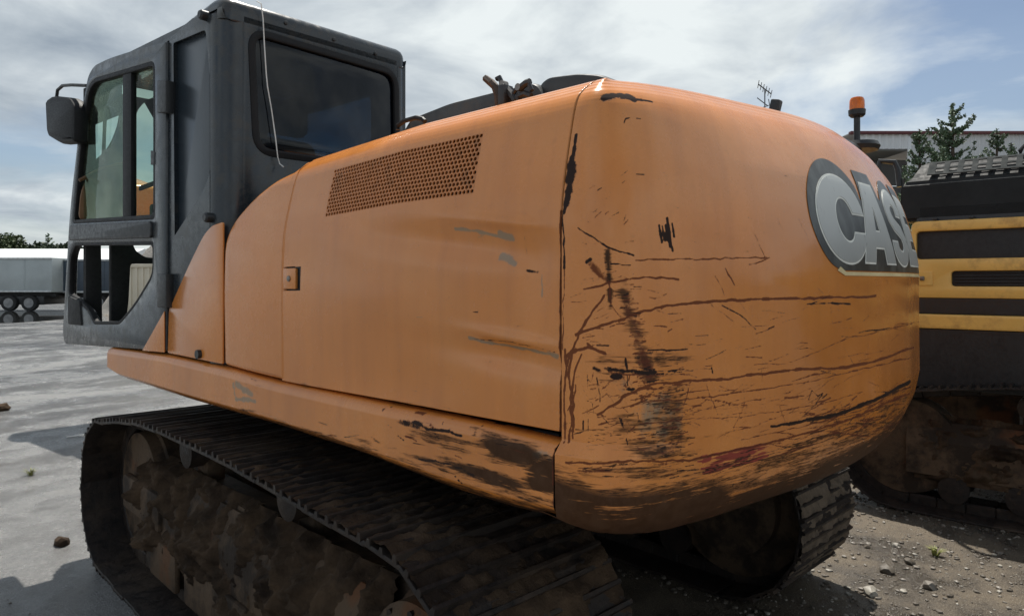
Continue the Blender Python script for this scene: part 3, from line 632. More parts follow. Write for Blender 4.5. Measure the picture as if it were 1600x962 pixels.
WR.stroke(((972, 445), (985, 492), (1003, 540), (1016, 590)), 36, 2, .66); WR.stroke(((980, 480), (990, 505), (1004, 545), (1016, 585)), 26, 1, .56)
WR.blob(963, 588, 12, 6, 0, .9); WR.blob(985, 608, 12, 4, 0, .7); WR.blob(1048, 565, 50, 30, 2, .48); WR.blob(1045, 640, 40, 56, 2, .58); WR.blob(1048, 680, 36, 44, 2, .58); WR.blob(990, 668, 50, 26, 2, .58); WR.blob(1010, 700, 66, 20, 2, .70); WR.blob(1030, 655, 55, 60, 4, .55); WR.blob(970, 610, 50, 40, 4, .35)
WR.blob(960, 545, 70, 90, 2, .34); WR.blob(1010, 560, 40, 30, 0, .34)
for k in range(5): WR.stroke(((1088 + 3 * k, 716 + 6 * k), (1150, 704 + 6 * k), (1218 - 4 * k, 691 + 5 * k)), 10, 3, .60)
WR.blob(930, 742, 50, 18, 2, .56); WR.blob(1010, 740, 70, 20, 2, .56); WR.blob(900, 765, 34, 40, 2, .62); nickblk = 1
r7 = random.Random(31)
def scuff_band(pts, n, lmin, lmax, spread, chs, vmin, vmax, wmax, tilt=-.08):
    for _ in range(n):
        k = r7.randrange(len(pts) - 1); f = r7.random(); u = pts[k][0] + (pts[k + 1][0] - pts[k][0]) * f + r7.gauss(0, spread); v = pts[k][1] + (pts[k + 1][1] - pts[k][1]) * f + r7.gauss(0, spread * .4); L = r7.uniform(lmin, lmax); a = r7.gauss(tilt, .10)
        WR.stroke(((u - L / 2, v), (u + L / 2, v + L * math.sin(a))), r7.uniform(2.2, wmax), r7.choice(chs), r7.uniform(vmin, vmax))
scuff_band(((976, 446), (985, 480), (992, 510), (1004, 545), (1016, 590), (1020, 620)), 130, 4, 20, 8, (1, 1, 1, 0), .42, .72, 4.0)
scuff_band(((1046, 560), (1050, 600), (1052, 640), (1050, 690), (1040, 715)), 100, 6, 36, 17, (0, 2, 1, 2), .42, .7, 3.6)
scuff_band(((930, 690), (980, 670), (1030, 690), (1060, 715)), 80, 8, 34, 22, (0, 2, 2), .42, .7, 3.6)
scuff_band(((900, 735), (980, 735), (1070, 740)), 80, 8, 40, 22, (0, 2, 1), .42, .72, 4)
scuff_band(((1120, 745), (1240, 712), (1330, 680), (1415, 630)), 150, 14, 70, 10, (2, 2, 1, 2), .42, .75, 3.2, -.30)
# small nicks, mostly level, thicker low down and by the corner
r7 = random.Random(3)
def nick(u0, u1, v0, v1, n, lmin, lmax, tilt, chs, vmin=.5, vmax=.85, wmax=4):
    for _ in range(n):
        u, v = r7.uniform(u0, u1), r7.uniform(v0, v1); L = r7.uniform(lmin, lmax); a = r7.gauss(tilt, .28)
        WR.stroke(((u, v), (u + L * math.cos(a), v + L * math.sin(a))), r7.uniform(2.2, wmax), r7.choice(chs), r7.uniform(vmin, vmax))
nick(905, 990, 250, 400, 40, 4, 14, -.35, (0, 1, 1), .42, .66, 3.4); nick(890, 1060, 420, 640, 80, 4, 24, -.15, (0, 1, 1, 1), .45, .75, 3.6)
nick(1060, 1400, 470, 640, 70, 8, 50, -.12, (1, 1, 0), .45, .70, 3); nick(1000, 1400, 600, 700, 90, 10, 70, -.20, (1, 1, 1), .45, .72, 3.0)
nick(905, 1080, 600, 700, 90, 6, 30, -.05, (1, 1, 2), .5, .8, 3.6); nick(1100, 1380, 380, 480, 26, 8, 40, 1.0, (1,), .40, .56, 2.6); nick(890, 1010, 560, 690, 30, 6, 30, 1.3, (1, 0), .5, .8, 3)
nick(1230, 1400, 640, 690, 60, 20, 80, -.33, (2, 1, 2), .55, .85, 3.4); nick(1000, 1300, 250, 400, 22, 3, 10, .3, (0, 1), .45, .65, 2.6)
# grime along the lower edge
gz = G[..., 2].reshape(-1); gs = np.broadcast_to(sg, G.shape[:2]).reshape(-1)
edge = np.interp(gs, (0, .12, .45, .55, 1.0, 1.6, 2.2), (1.205, 1.185, 1.170, 1.150, 1.165, 1.20, 1.21))
WR.W[:, 2] = np.maximum(WR.W[:, 2], np.interp(edge - gz, (-.16, -.05, 0, .05, .11, .17, .24), (0, .24, .43, .57, .72, .92, 1.0)) * (gz < 1.4) + .12 * np.clip(edge - gz, 0, .05) / .05 * np.clip((.55 - gs) / .1, 0, 1))
WR.apply(me)
CW = obj('counterweight', me, ORANGE, EX)

# ---- raised lettering sheet on the counterweight: dark contour panel and four letters
ia = np.argmin(np.abs(scols - .35)); ib = np.argmin(np.abs(scols - (STOT - .35)))
def cw_pt(x, z, off):
    """point on the counterweight skin at plan position x and profile height z, lifted by off"""
    def p(x, z):
        c = np.interp(x, px_[ia:ib], np.arange(ia, ib)); r = np.interp(z, ZR, np.arange(len(ZR))); c0, r0 = int(c), int(r); fc, fr = c - c0, r - r0
        return (PC[r0, c0] * (1 - fc) + PC[r0, c0 + 1] * fc) * (1 - fr) + (PC[r0 + 1, c0] * (1 - fc) + PC[r0 + 1, c0 + 1] * fc) * fr
    P0 = p(x, z); n = np.cross(p(x + .02, z) - P0, p(x, z + .02) - P0); n /= np.linalg.norm(n); return P0 + n * off
def decal(name, outer, holes, off, th, mat):
    me = plate_mesh(outer, holes, .002, .0002, lambda a, b, c: (a, b, c)); bm = bmesh.new(); bm.from_mesh(me)
    xs_ = [v.co.x for v in bm.verts]; x = min(xs_) + .02
    while x < max(xs_): 
        g_ = list(bm.verts) + list(bm.edges) + list(bm.faces); bmesh.ops.bisect_plane(bm, geom=g_, plane_co=(x, 0, 0), plane_no=(1, 0, 0)); x += .02
    zs_ = [v.co.y for v in bm.verts]; z = min(zs_) + .02
    while z < max(zs_):
        g_ = list(bm.verts) + list(bm.edges) + list(bm.faces); bmesh.ops.bisect_plane(bm, geom=g_, plane_co=(0, z, 0), plane_no=(0, 1, 0)); z += .02
    for v in bm.verts:
        f = 1 if v.co.z > 0 else 0; v.co = cw_pt(v.co.x, v.co.y, off + th * f)
    return obj(name, from_bm(bm, True, 25), mat, CW)
def ell(cx, cy, rx, ry, a0, a1, n=24): return [(cx + rx * math.cos(R(a0 + (a1 - a0) * k / n)), cy + ry * math.sin(R(a0 + (a1 - a0) * k / n))) for k in range(n + 1)]
Z0, Z1 = 1.725, 1.990; HH = Z1 - Z0
def glyph(ch, x0, w, z0=Z0, h=HH):
    def T(pts): return [(x0 + a * w, z0 + b * h) for a, b in pts]
    if ch == 'C':
        o = ell(.5, .5, .5, .52, 28, 332, 40)[::1]; i = ell(.54, .5, .20, .27, 335, 25, 30)
        return T([(.98, .60)] + ell(.5, .5, .5, .52, 22, 338, 44) + [(.98, .34), (.72, .34)] + ell(.53, .5, .20, .28, 325, 35, 30) + [(.72, .60)]), []
    if ch == 'A':
        return T([(0, 0), (.30, 1), (.70, 1), (1, 0), (.70, 0), (.645, .2), (.355, .2), (.30, 0)]), [T([(.42, .40), (.58, .40), (.50, .74)])]
    if ch == 'S':
        return T([(.0, .30), (.30, .30)] + ell(.5, .265, .20, .10, 175, 360, 12) + [(.70, .31), (.62, .38), (.25, .48), (.05, .60)] + ell(.5, .74, .5, .28, 180, 8, 22) + [(.97, .70), (.67, .70)] + ell(.5, .745, .18, .10, 5, 180, 12) + [(.34, .69), (.45, .62), (.8, .53), (1.0, .38)] + ell(.5, .25, .5, .27, 20, -180, 24)), []
    return T([(0, 0), (0, 1), (.95, 1), (.95, .78), (.34, .78), (.34, .61), (.88, .61), (.88, .40), (.34, .40), (.34, .22), (1, .22), (1, 0)]), []
def grow(pts, d):
    n = len(pts); out_ = []
    A_ = sum(pts[k][0] * pts[(k + 1) % n][1] - pts[(k + 1) % n][0] * pts[k][1] for k in range(n)); sgn = 1 if A_ > 0 else -1
    for k in range(n):
        a, p, b = np.array(pts[k - 1]), np.array(pts[k]), np.array(pts[(k + 1) % n])
        e1, e2 = p - a, b - p; l1, l2 = np.linalg.norm(e1), np.linalg.norm(e2)
        if l1 < 1e-6 or l2 < 1e-6: continue
        n1 = np.array([e1[1], -e1[0]]) / l1 * sgn; n2 = np.array([e2[1], -e2[0]]) / l2 * sgn; mm = n1 + n2; q_ = max(mm @ mm, .5); out_.append(tuple(p + mm * d * 2 / q_))
    return out_
m = M('silver_letter_sheet', (.5, .5, .48), .42, .0); v = m.coord('Object'); sz_ = m.n('ShaderNodeSeparateXYZ'); m.t.links.new(v, sz_.inputs[0])
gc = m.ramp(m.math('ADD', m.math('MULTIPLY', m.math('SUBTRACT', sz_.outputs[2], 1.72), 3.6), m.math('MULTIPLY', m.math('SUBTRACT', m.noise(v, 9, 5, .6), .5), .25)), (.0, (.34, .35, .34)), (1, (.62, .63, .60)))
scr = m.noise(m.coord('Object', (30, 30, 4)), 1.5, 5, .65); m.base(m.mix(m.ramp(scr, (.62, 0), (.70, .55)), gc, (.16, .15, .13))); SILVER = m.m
LWHITE = mat_plain('letter_outline_white', (.74, .74, .68), .45); CREAM = mat_plain('cream_pinstripe', (.68, .55, .30), .45)
m = M('dark_contour_sheet', (.05, .06, .06), .35); v = m.coord('Object'); a = m.noise(m.coord('Object', (14, 14, 5)), 1.2, 5, .6)
m.base(m.mix(m.ramp(a, (.45, 0), (.7, .75)), (.028, .032, .033), (.13, .14, .135))); CONT = m.m
LET = (('C', -.560, .350), ('A', -.255, .315), ('S', .068, .250), ('E', .340, .250))
Ccx, Ccz = -.560 + .350 / 2, Z0 + HH / 2
cont = [(-.455, Z0 - .030)] + ell(Ccx - .003, Ccz + .008, .350 / 2 + .043, HH / 2 + .050, 238, 38, 44) + [(-.200, 1.935), (-.188, 1.935), (-.180, Z1 + .044), (-.005, Z1 + .044), (.015, Z1 - .03)] + ell(.193, Z1 - .085, .160, .128, 160, 22, 14) + [(.330, Z1 + .044), (.622, Z1 + .044), (.640, Z0 - .030)]
DP = decal('contour_panel', cont, [], .0012, .0010, CONT)
decal('pinstripe', [(-.480, Z0 - .030), (-.43, Z0 - .046), (.640, Z0 - .046), (.640, Z0 - .034), (-.425, Z0 - .034), (-.46, Z0 - .018)], [], .0012, .0012, CREAM)
for ch, x0, wd in LET:
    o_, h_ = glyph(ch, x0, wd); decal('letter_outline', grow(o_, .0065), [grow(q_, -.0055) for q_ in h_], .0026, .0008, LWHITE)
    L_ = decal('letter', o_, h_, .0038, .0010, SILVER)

# ---- engine side door with punched vent grille
GY0, GY1, GQ0, GQ1 = -1.665, -.905, .690, .885
ycols = np.concatenate([np.linspace(YSEAM + .006, GY0, 110), np.linspace(GY0, GY1, 200)[1:], np.linspace(GY1, -.632, 60)[1:]])
qrows = np.concatenate([np.linspace(0, GQ0, 240), np.linspace(GQ0, GQ1, 70)[1:], np.linspace(GQ1, 1, 60)[1:]])
def hood(y, q, out_=0.0):
    gp = .020 * np.clip((-.75 - y) / 1.25, 0, 1); z = zb(y) + gp + (zt(y) - zb(y) - gp) * q; return np.stack([SX + soft(HQ, q, .03) - out_ + 0 * z, y + 0 * z, z], -1)
Yg, Qg = np.meshgrid(ycols, qrows); D = hood(Yg, Qg)
def dent(P, u, v, ru, rv, depth, rot=0.0):
    U, V = proj(P); c, n = math.cos(rot), math.sin(rot); du, dv = U - u, V - v; d = ((du * c + dv * n) / ru) ** 2 + ((-du * n + dv * c) / rv) ** 2
    P[..., 0] += depth * np.exp(-d)
def dents(P):
    dent(P, 700, 378, 130, 26, .018, .12); dent(P, 765, 345, 70, 10, -.010, .1); dent(P, 795, 560, 100, 20, .018, .2); dent(P, 800, 528, 70, 9, -.009, .2); dent(P, 835, 420, 26, 60, .008); dent(P, 560, 470, 100, 60, -.006); dent(P, 640, 600, 120, 40, .006); dent(P, 480, 390, 40, 30, .004)
dents(D)
keep = np.ones((len(qrows) - 1, len(ycols) - 1), bool); i0, i1 = np.argmin(abs(qrows - GQ0)), np.argmin(abs(qrows - GQ1)); j0, j1 = np.argmin(abs(ycols - GY0)), np.argmin(abs(ycols - GY1)); keep[i0:i1, j0:j1] = False
# latch opening
la, lb = S(441, 417), S(470, 454); ly0, ly1 = sorted((la[0], lb[0])); lz0, lz1 = sorted((la[1], lb[1]))
cy, cz = (Yg[:-1, :-1] + Yg[1:, 1:]) / 2, (D[:-1, :-1, 2] + D[1:, 1:, 2]) / 2
keep &= ~((cy > ly0) & (cy < ly1) & (cz > lz0) & (cz < lz1))
# rolled edges and the deck behind the top edge
inn = D[0:1].copy(); inn[..., 0] += .03; dk = D[-1:].copy(); dk[..., 0] += .10; dk[..., 2] += .002; dk2 = dk.copy(); dk2[..., 0] = -.80; dk2[..., 2] -= .03
G = np.concatenate([inn, D, dk, dk2]); keepG = np.concatenate([np.ones((1, keep.shape[1]), bool), keep, np.ones((2, keep.shape[1]), bool)])
fe = G[:, -1:].copy(); fe[..., 0] += .05; re = G[:, :1].copy(); re[..., 0] += .03
G = np.concatenate([re, G, fe], 1); keepG = np.concatenate([np.ones((keepG.shape[0], 1), bool), keepG, np.ones((keepG.shape[0], 1), bool)], 1)
G = G[:, ::-1]; keepG = keepG[:, ::-1]                                   # outward normals
me = grid_mesh(G, keepG, np.stack([G[..., 1], G[..., 2]], -1)); WR = Wear(G)
for pts, wd, ch, val in ((((710, 358), (745, 362), (775, 370), (800, 374)), 7, 4, .8), (((732, 528), (760, 536), (790, 540), (830, 548), (870, 556)), 6, 4, .9), (((780, 366), (796, 372)), 12, 4, .9), (((784, 398), (792, 403), (803, 412)), 14, 4, .9),
    (((822, 422), (840, 426)), 8, 0, .7), (((845, 428), (846, 462)), 4, 4, .8), (((874, 330), (876, 420), (877, 545), (876, 680)), 3.4, 1, .8), (((818, 365), (822, 395)), 4, 1, .55), (((855, 552), (868, 558)), 8, 4, .9), (((740, 530), (800, 536), (866, 551)), 3, 0, .62)):
    WR.stroke(pts, wd, ch, val)
r7 = random.Random(8); nick(500, 870, 340, 660, 26, 3, 12, .2, (0, 4, 1), .4, .62, 3)
WR.W[:, 2] = np.maximum(WR.W[:, 2], np.interp(WR.P[:, 2] - 1.27, (0, .03, .12), (.42, .2, 0))); WR.apply(me)
DOOR = obj('side_door', me, ORANGE, EX)
# the grille: hexagonal field of round holes, punched through a sheet
NX, NZ = 46, 13
V = []; F = []
def gpt(a, b, inset=0.0): return (a, b, inset)
NS = 12; dx = 1 / NX; dz = 1 / NZ
for r_ in range(NZ):
    odd = r_ % 2; z0_, z1_ = r_ * dz, (r_ + 1) * dz
    if odd:                                                             # half-cell fillers at the row ends
        for xa, xb2 in ((0, dx / 2), (1 - dx / 2, 1)):
            k = len(V); V += [gpt(*q_) for q_ in ((xa, z0_), (xb2, z0_), (xb2, z1_), (xa, z1_))]; F.append((k, k + 1, k + 2, k + 3))
    for c_ in range(NX - odd):
        x0 = (c_ + .5 * odd) * dx; cx, cz_ = x0 + dx / 2, z0_ + dz / 2; k = len(V); ring = []; border = []
        for a_ in range(NS):
            an = 2 * PI * (a_ + .5) / NS + PI / 4 - PI / NS; ca, sa = math.cos(an), math.sin(an); ring.append((cx + ca * dx * .39, cz_ + sa * dz * .42)); ml = .5 / max(abs(ca), abs(sa)); border.append((cx + ca * ml * dx, cz_ + sa * ml * dz))
        V += [gpt(*q_) for q_ in ring] + [gpt(*q_) for q_ in border] + [gpt(q_[0], q_[1], .006) for q_ in ring]
        for a_ in range(NS):
            b_ = (a_ + 1) % NS; F.append((k + a_, k + b_, k + NS + b_, k + NS + a_)); F.append((k + a_, k + 2 * NS + a_, k + 2 * NS + b_, k + b_))
gv = np.array(V); V = hood(GY1 + (GY0 - GY1) * gv[:, 0], GQ0 + (GQ1 - GQ0) * gv[:, 1]); dents(V); V[:, 0] += gv[:, 2]
GRD = mat_plain('grille_paint', (.60, .21, .055), .4, 0, .12, 5, 0, dirt=(.30, .12, .04))
obj('vent_grille', from_vf(V, F, 0, True), GRD, DOOR)
# latch: recessed pocket with lock
box('latch_pocket', (SX + .021, (ly0 + ly1) / 2, (lz0 + lz1) / 2), (.02, ly1 - ly0 + .012, lz1 - lz0 + .012), BLACK, DOOR, .002)
bm = bmesh.new(); add_box(bm, (SX + .004, (ly0 + ly1) / 2 + (ly1 - ly0) * .12, (lz0 + lz1) / 2), (.012, (ly1 - ly0) * .70, (lz1 - lz0) * .88), .003)
LATCH = obj('latch', from_bm(bm), ORANGE, DOOR)
LAC = ((ly0 + ly1) / 2 + (ly1 - ly0) * .10, (lz0 + lz1) / 2)
bm = bmesh.new(); lathe(bm, [(.011, .0), (.011, -.004), (.008, -.006)], (SX - .002, LAC[0], LAC[1]), 'X', 16); obj('lock', from_bm(bm), STEEL, DOOR)
# ---- pump compartment door: curved panel ahead of the side door
pd = [S(437, 593), S(352, 570), S(350, 460), S(352, 372), S(362, 342), S(385, 308), S(412, 280), S(437, 264), S(452, 258)]
pd = [(-.648, zb(-.64) + .003), (S(352, 571)[0], S(352, 571)[1] + .004)] + pd[2:8] + [(-.648, zt(-.64) - .014)]
outl = rnd(pd, [.01, .02, .05, .05, .05, .05, .05, .02, .01], 4)
me = plate_mesh(outl, [], .05, .014, lambda a, b, c: (SX + .022 + c, a, b), 3)
bm = bmesh.new(); bm.from_mesh(me)
for yc_ in np.linspace(-.62, -.16, 9):
    g_ = list(bm.verts) + list(bm.edges) + list(bm.faces); bmesh.ops.bisect_plane(bm, geom=g_, plane_co=(0, yc_, 0), plane_no=(0, 1, 0))
for zc_ in np.linspace(1.32, 2.12, 20):
    g_ = list(bm.verts) + list(bm.edges) + list(bm.faces); bmesh.ops.bisect_plane(bm, geom=g_, plane_co=(0, 0, zc_), plane_no=(0, 0, 1))
for v in bm.verts:
    q_ = np.clip((v.co.z - zb(v.co.y)) / (zt(v.co.y) - zb(v.co.y)), 0, 1); v.co.x += float(soft(HQ, min(q_, .97), .03)) * 1.0 - .006 * math.sin(PI * (v.co.y + .64) / .5)
PD = obj('pump_door', from_bm(bm, True, 40), ORANGE, EX)
box('seam_shade_strip', (SX + .075, -.640, 1.67), (.03, .03, .72), RUBBER, EX, .002)  # dark strip standing in for the shade inside the door seam
# ---- revolving frame skirt: rolled ledge on top, curved under, rounded nose
top_px = [(176, 543), (265, 555), (355, 575), (440, 598), (600, 632), (740, 660), (875, 692)]
bot_px = [(176, 576), (190, 587), (215, 595), (300, 622), (420, 656), (560, 702), (700, 757), (800, 788), (872, 803)]
ys_ = np.linspace(S(176, 560)[0], YSEAM + .004, 260)
tY, tZ = zip(*sorted(S(*p) for p in top_px)); bY, bZ = zip(*sorted(S(*p) for p in bot_px))
topz = np.interp(ys_, tY, tZ); botz = np.interp(ys_, bY, bZ); k3 = np.ones(9) / 9
def sm_(a): return np.convolve(np.pad(a, 4, mode='edge'), k3, 'valid')
topz, botz = sm_(topz), sm_(botz)
prof = [(.040, .004), (.012, .004), (-.006, .0), (-.020, -.010), (-.027, -.026)] + [(-.028, -.04 - .92 * t) for t in np.linspace(0, 1, 60)]
rows = []
for k, (dx_, dz_) in enumerate(prof):
    if k < 5: rows.append(np.stack([SX + dx_ + 0 * ys_, ys_, topz + dz_], -1))
    else:
        t = (k - 5) / 59; rows.append(np.stack([SX + dx_ + .012 * np.sin(PI * t) * 0 + .03 * max(0, t - .8) ** 2 / .04 + 0 * ys_, ys_, topz - .03 + (botz - topz + .03) * t], -1))
rows.append(np.stack([SX + .02 + 0 * ys_, ys_, botz - .012], -1)); rows.append(np.stack([SX + .25 + 0 * ys_, ys_, botz - .015], -1))
G = np.array(rows); nose = G[:, :1].copy(); n2 = nose.copy(); n2[..., 0] += .06; n2[..., 1] += .03; n3 = n2.copy(); n3[..., 0] += .3; n3[..., 1] += .02
G = np.concatenate([n3, n2, G], 1); G = G[::-1]; 
SKG = G; me = grid_mesh(G, None, np.stack([G[..., 1], G[..., 2]], -1)); WR = Wear(G)
for (u, v, a, b, c, val, rot) in ((800, 705, 80, 28, 2, .76, .3), (700, 690, 70, 22, 2, .60, .3), (850, 745, 44, 46, 2, .78, 0), (760, 745, 110, 18, 2, .74, .3), (690, 728, 80, 12, 2, .62, .35), (845, 715, 30, 20, 4, .5, 0), (640, 662, 40, 8, 0, .55, .25), (620, 700, 60, 18, 2, .36, .3), (870, 720, 12, 30, 0, .55, 0), (560, 690, 80, 10, 2, .42, .33)):
    WR.blob(u, v, a, b, c, val, rot)
for pts, wd, ch, val in ((((364, 598), (368, 622), (398, 626)), 8, 4, .85), (((368, 600), (380, 606), (392, 616)), 10, 4, .9), (((645, 657), (668, 668), (700, 674), (720, 680)), 6, 0, .8), (((656, 716), (700, 724), (740, 742)), 5, 0, .66), (((868, 700), (870, 790)), 5, 1, .8), (((600, 640), (612, 636)), 4, 0, .7), (((690, 660), (704, 656)), 4, 0, .7)):
    WR.stroke(pts, wd, ch, val)
r7 = random.Random(5); nick(460, 860, 640, 780, 60, 4, 22, .3, (0, 2, 1), .5, .85, 4); nick(250, 460, 570, 650, 14, 3, 12, .3, (0, 1), .4, .6, 3)
tt = (WR.P[:, 2] - np.interp(WR.P[:, 1], ys_[::-1], botz[::-1])); WR.W[:, 2] = np.maximum(WR.W[:, 2], np.interp(tt, (-.02, .02, .06, .10), (.8, .6, .3, .0)) * np.interp(WR.P[:, 1], (-2, -.6, .3), (1, .8, .35))); WR.apply(me)
obj('frame_skirt', me, ORANGE, EX)
box('revolving_frame', (0, -.35, 1.17), (2.5, 3.1, .16), BLACK, EX, .02)
box('swing_bearing', (0, 0, 1.0), (1.1, 1.1, .24), BLACK, EX, .1)
# ---- deck and black engine covers
box('deck', (.2, -1.15, 2.185), (2.1, 1.02, .03), ORANGE, EX, .004)
def cover(name, pts, x0, x1, mat, bev=.02, r=.03):
    return plate(name, rnd(pts, r, 4), [], x1 - x0, mat, EX, lambda a, b, c: ((x0 + x1) / 2 + c, a, b), bev)
xl = -.93
def E_(u, v): p = atX(u, v, xl); return (p[1], p[2])
cover('engine_cover', [(E_(606, 203)[0], 2.19), E_(640, 184), E_(700, 160), E_(770, 142), E_(836, 127), (-1.64, 2.20)], xl, .55, HOODBLK)
cover('rear_engine_cover', [(-1.52, 2.20), E_(834, 130), E_(848, 117), E_(895, 111), E_(930, 113), E_(950, 121), (-1.95, 2.23), (-1.95, 2.20)], xl + .02, .2, HOODBLK, .02, .03)
p1, p2 = atX(1235, 183, .9), atX(1332, 224, .9)
cover('right_side_cover', [(p1[1] + .35, 2.2), (p1[1] + .30, p1[2] - .02), (p1[1], p1[2]), (p2[1], p2[2] + .01), (p2[1] - .03, 2.2)], .72, 1.05, HOODBLK, .015, .03)
box('engine_block', (.06, -1.0, 1.70), (2.3, 1.7, .84), DARKIN, EX, .05)
box('right_side_wall', (1.33, -1.1, 1.72), (.06, 1.9, .95), ORANGE, EX, .02)
box('front_wall', (.5, -.1, 1.7), (1.7, .06, .9), ORANGE, EX, .02)
a = atX(1209, 178, .5); box('exhaust_tip', (.5, a[1], a[2] + .0), (.045, .045, .13), BLACK, EX, .008, Matrix.Rotation(R(14), 3, 'X'))
box('exhaust_pipe', (.5, a[1], 2.26), (.05, .05, .2), BLACK, EX, .01)
# grab handle on the deck
hx = -1.12
hp = [atX(u, v, hx) for u, v in ((622, 203), (622, 196), (632, 189), (650, 184), (660, 186), (664, 190))]
tube('grab_handle', hp, .009, RUBBER, EX)
# broken hinge bracket with hoses
bx0 = -1.02
def Bp(u, v, x=bx0): return atX(u, v, x)
bm = bmesh.new(); a, b = Bp(783, 165), Bp(774, 126)
add_tube(bm, [Bp(782, 168), Bp(779, 148), Bp(774, 136)], [.018, .016, .014], 6); add_tube(bm, [Bp(758, 122), Bp(768, 130), Bp(778, 140)], [.012, .014, .012], 6)
BRK = obj('hinge_bracket', from_bm(bm), mat_plain('rusty_bracket', (.075, .052, .036), .6, .3, .4, 30, .3), EX)
box('mounting_block', (Bp(790, 150) + [0, 0, 0]).tolist(), (.05, .03, .07), BLACK, EX, .006)
for pts, r_ in (((( 776, 124), (780, 121), (784, 130), (790, 142), (800, 152), (812, 155)), .009), (((800, 150), (806, 140), (815, 136), (826, 130), (831, 142)), .008), (((786, 132), (798, 146), (806, 158)), .012), (((808, 152), (820, 146), (830, 150)), .010), (((812, 138), (822, 130), (828, 128)), .012)):
    tube('hose', [Bp(*p) for p in pts], r_, BLACK, EX, 7)
for u, v in ((787, 132), (812, 137)):
    bm = bmesh.new(); p = Bp(u, v); lathe(bm, [(.012, -.012), (.012, .012)], p, 'X', 12); obj('bolt_head', from_bm(bm), STEEL, EX)
# beacon on its pole, right rear
bxp = 1.12
p0, p1, p2, p3 = (atX(1339, v, bxp) for v in (230, 205, 180, 152))
BC = tube('beacon_pole', [(bxp, p0[1], 2.2), p2], .016, BLACK, EX)
bm = bmesh.new(); lathe(bm, [(.10, -.02), (.11, 0), (.10, .02)], (bxp, p0[1], p0[2]), 'Z', 16); obj('pole_base', from_bm(bm), BLACK, EX)
hb = p3[2] - p2[2]
bm = bmesh.new(); lathe(bm, [(.030, -.01), (.040, .0), (.042, hb * .28), (.036, hb * .30)], (bxp, p2[1], p2[2]), 'Z', 18); obj('beacon_base', from_bm(bm), BLACK, EX)
AMB = M('amber_lens', (.85, .20, .01), .12); AMB.b.inputs['Transmission Weight'].default_value = .35; AMB.b.inputs['Subsurface Weight'].default_value = 0
bm = bmesh.new(); lathe(bm, [(.036, hb * .28), (.037, hb * .5), (.036, hb * .8), (.030, hb * .95), (.018, hb * 1.0)], (bxp, p2[1], p2[2]), 'Z', 18); obj('beacon_lens', from_bm(bm), AMB.m, EX)

# ---- cab
CAB_Y0, CAB_X1 = -.12, -.32
side_roof = [(345, 3), (312, 4), (262, 52), (242, 70), (200, 82), (165, 94), (143, 106)]
# left side wall behind the door (posts and quarter window)
doorY = S(263, 300)[0]
wall = [(CAB_Y0 + .10, S(345, 545)[1] + .02), (doorY - .006, S(265, 552)[1] + .012), (doorY - .006, S(263, 62)[1]), (S(300, 18)[0], S(300, 18)[1] - .03), (CAB_Y0 + .10, 2.84)]
qwin = [S(270, 66), S(322, 44), S(330, 130), S(330, 270), S(318, 300), S(272, 372)]
qw = rnd(qwin, [.02, .03, .05, .12, .06, .02], 5)
CAB = plate('cab', wall, [qw], .06, CABGREY, EX, onX(SX + .03), .006)
plate('quarter_window', qw, [], .006, M('dark_quarter_panel', (.026, .036, .046), .26).m, CAB, onX(SX + .022), .001)
# rounded rear corner posts
def post(x, y, sx_, r_=.10, z0=1.30, z1=2.84):
    V = []; F = []; n = 12
    for k in range(n + 1):
        a_ = PI / 2 * k / n; px1 = x - sx_ * r_ * math.cos(a_); py1 = y - r_ * math.sin(a_); qx = x - sx_ * (r_ - .04) * math.cos(a_); qy = y - (r_ - .04) * math.sin(a_)
        V += [(px1, py1, z0), (px1, py1, z1), (qx, qy, z0), (qx, qy, z1)]
    for k in range(n):
        a_, b_ = 4 * k, 4 * k + 4; F += [(a_, b_, b_ + 1, a_ + 1), (a_ + 2, a_ + 3, b_ + 3, b_ + 2), (a_, a_ + 2, b_ + 2, b_), (a_ + 1, b_ + 1, b_ + 3, a_ + 3)]
    return obj('corner_post', from_vf(V, F, 40, True), CABGREY, CAB)
post(SX + .10, CAB_Y0 + .10, 1); post(CAB_X1 - .08, CAB_Y0 + .08, -1, .08)
# rear wall with window
def W_(u, v): p = atY(u, v, CAB_Y0); return (p[0], p[2])
rw = [(SX + .10, 1.32), (CAB_X1 - .08, 1.32), (CAB_X1 - .08, 2.84), (SX + .10, 2.84)]
hole = [W_(388, 42), W_(622, 112), (W_(622, 112)[0] + .01, 2.24), W_(397, 240)]
hz = rnd(hole, .10, 7)
plate('rear_wall', rw, [hz], .04, CABGREY, CAB, onY(CAB_Y0 + .02), .005)
def shrink(pts, d): return grow(pts, -d)
plate('window_gasket', grow(hz, .006), [shrink(hz, .030)], .030, RUBBER, CAB, onY(CAB_Y0 + .010), .008)
plate('rear_window', shrink(hz, .012), [], .008, GLASS_DARK, CAB, onY(CAB_Y0 + .014), .001)
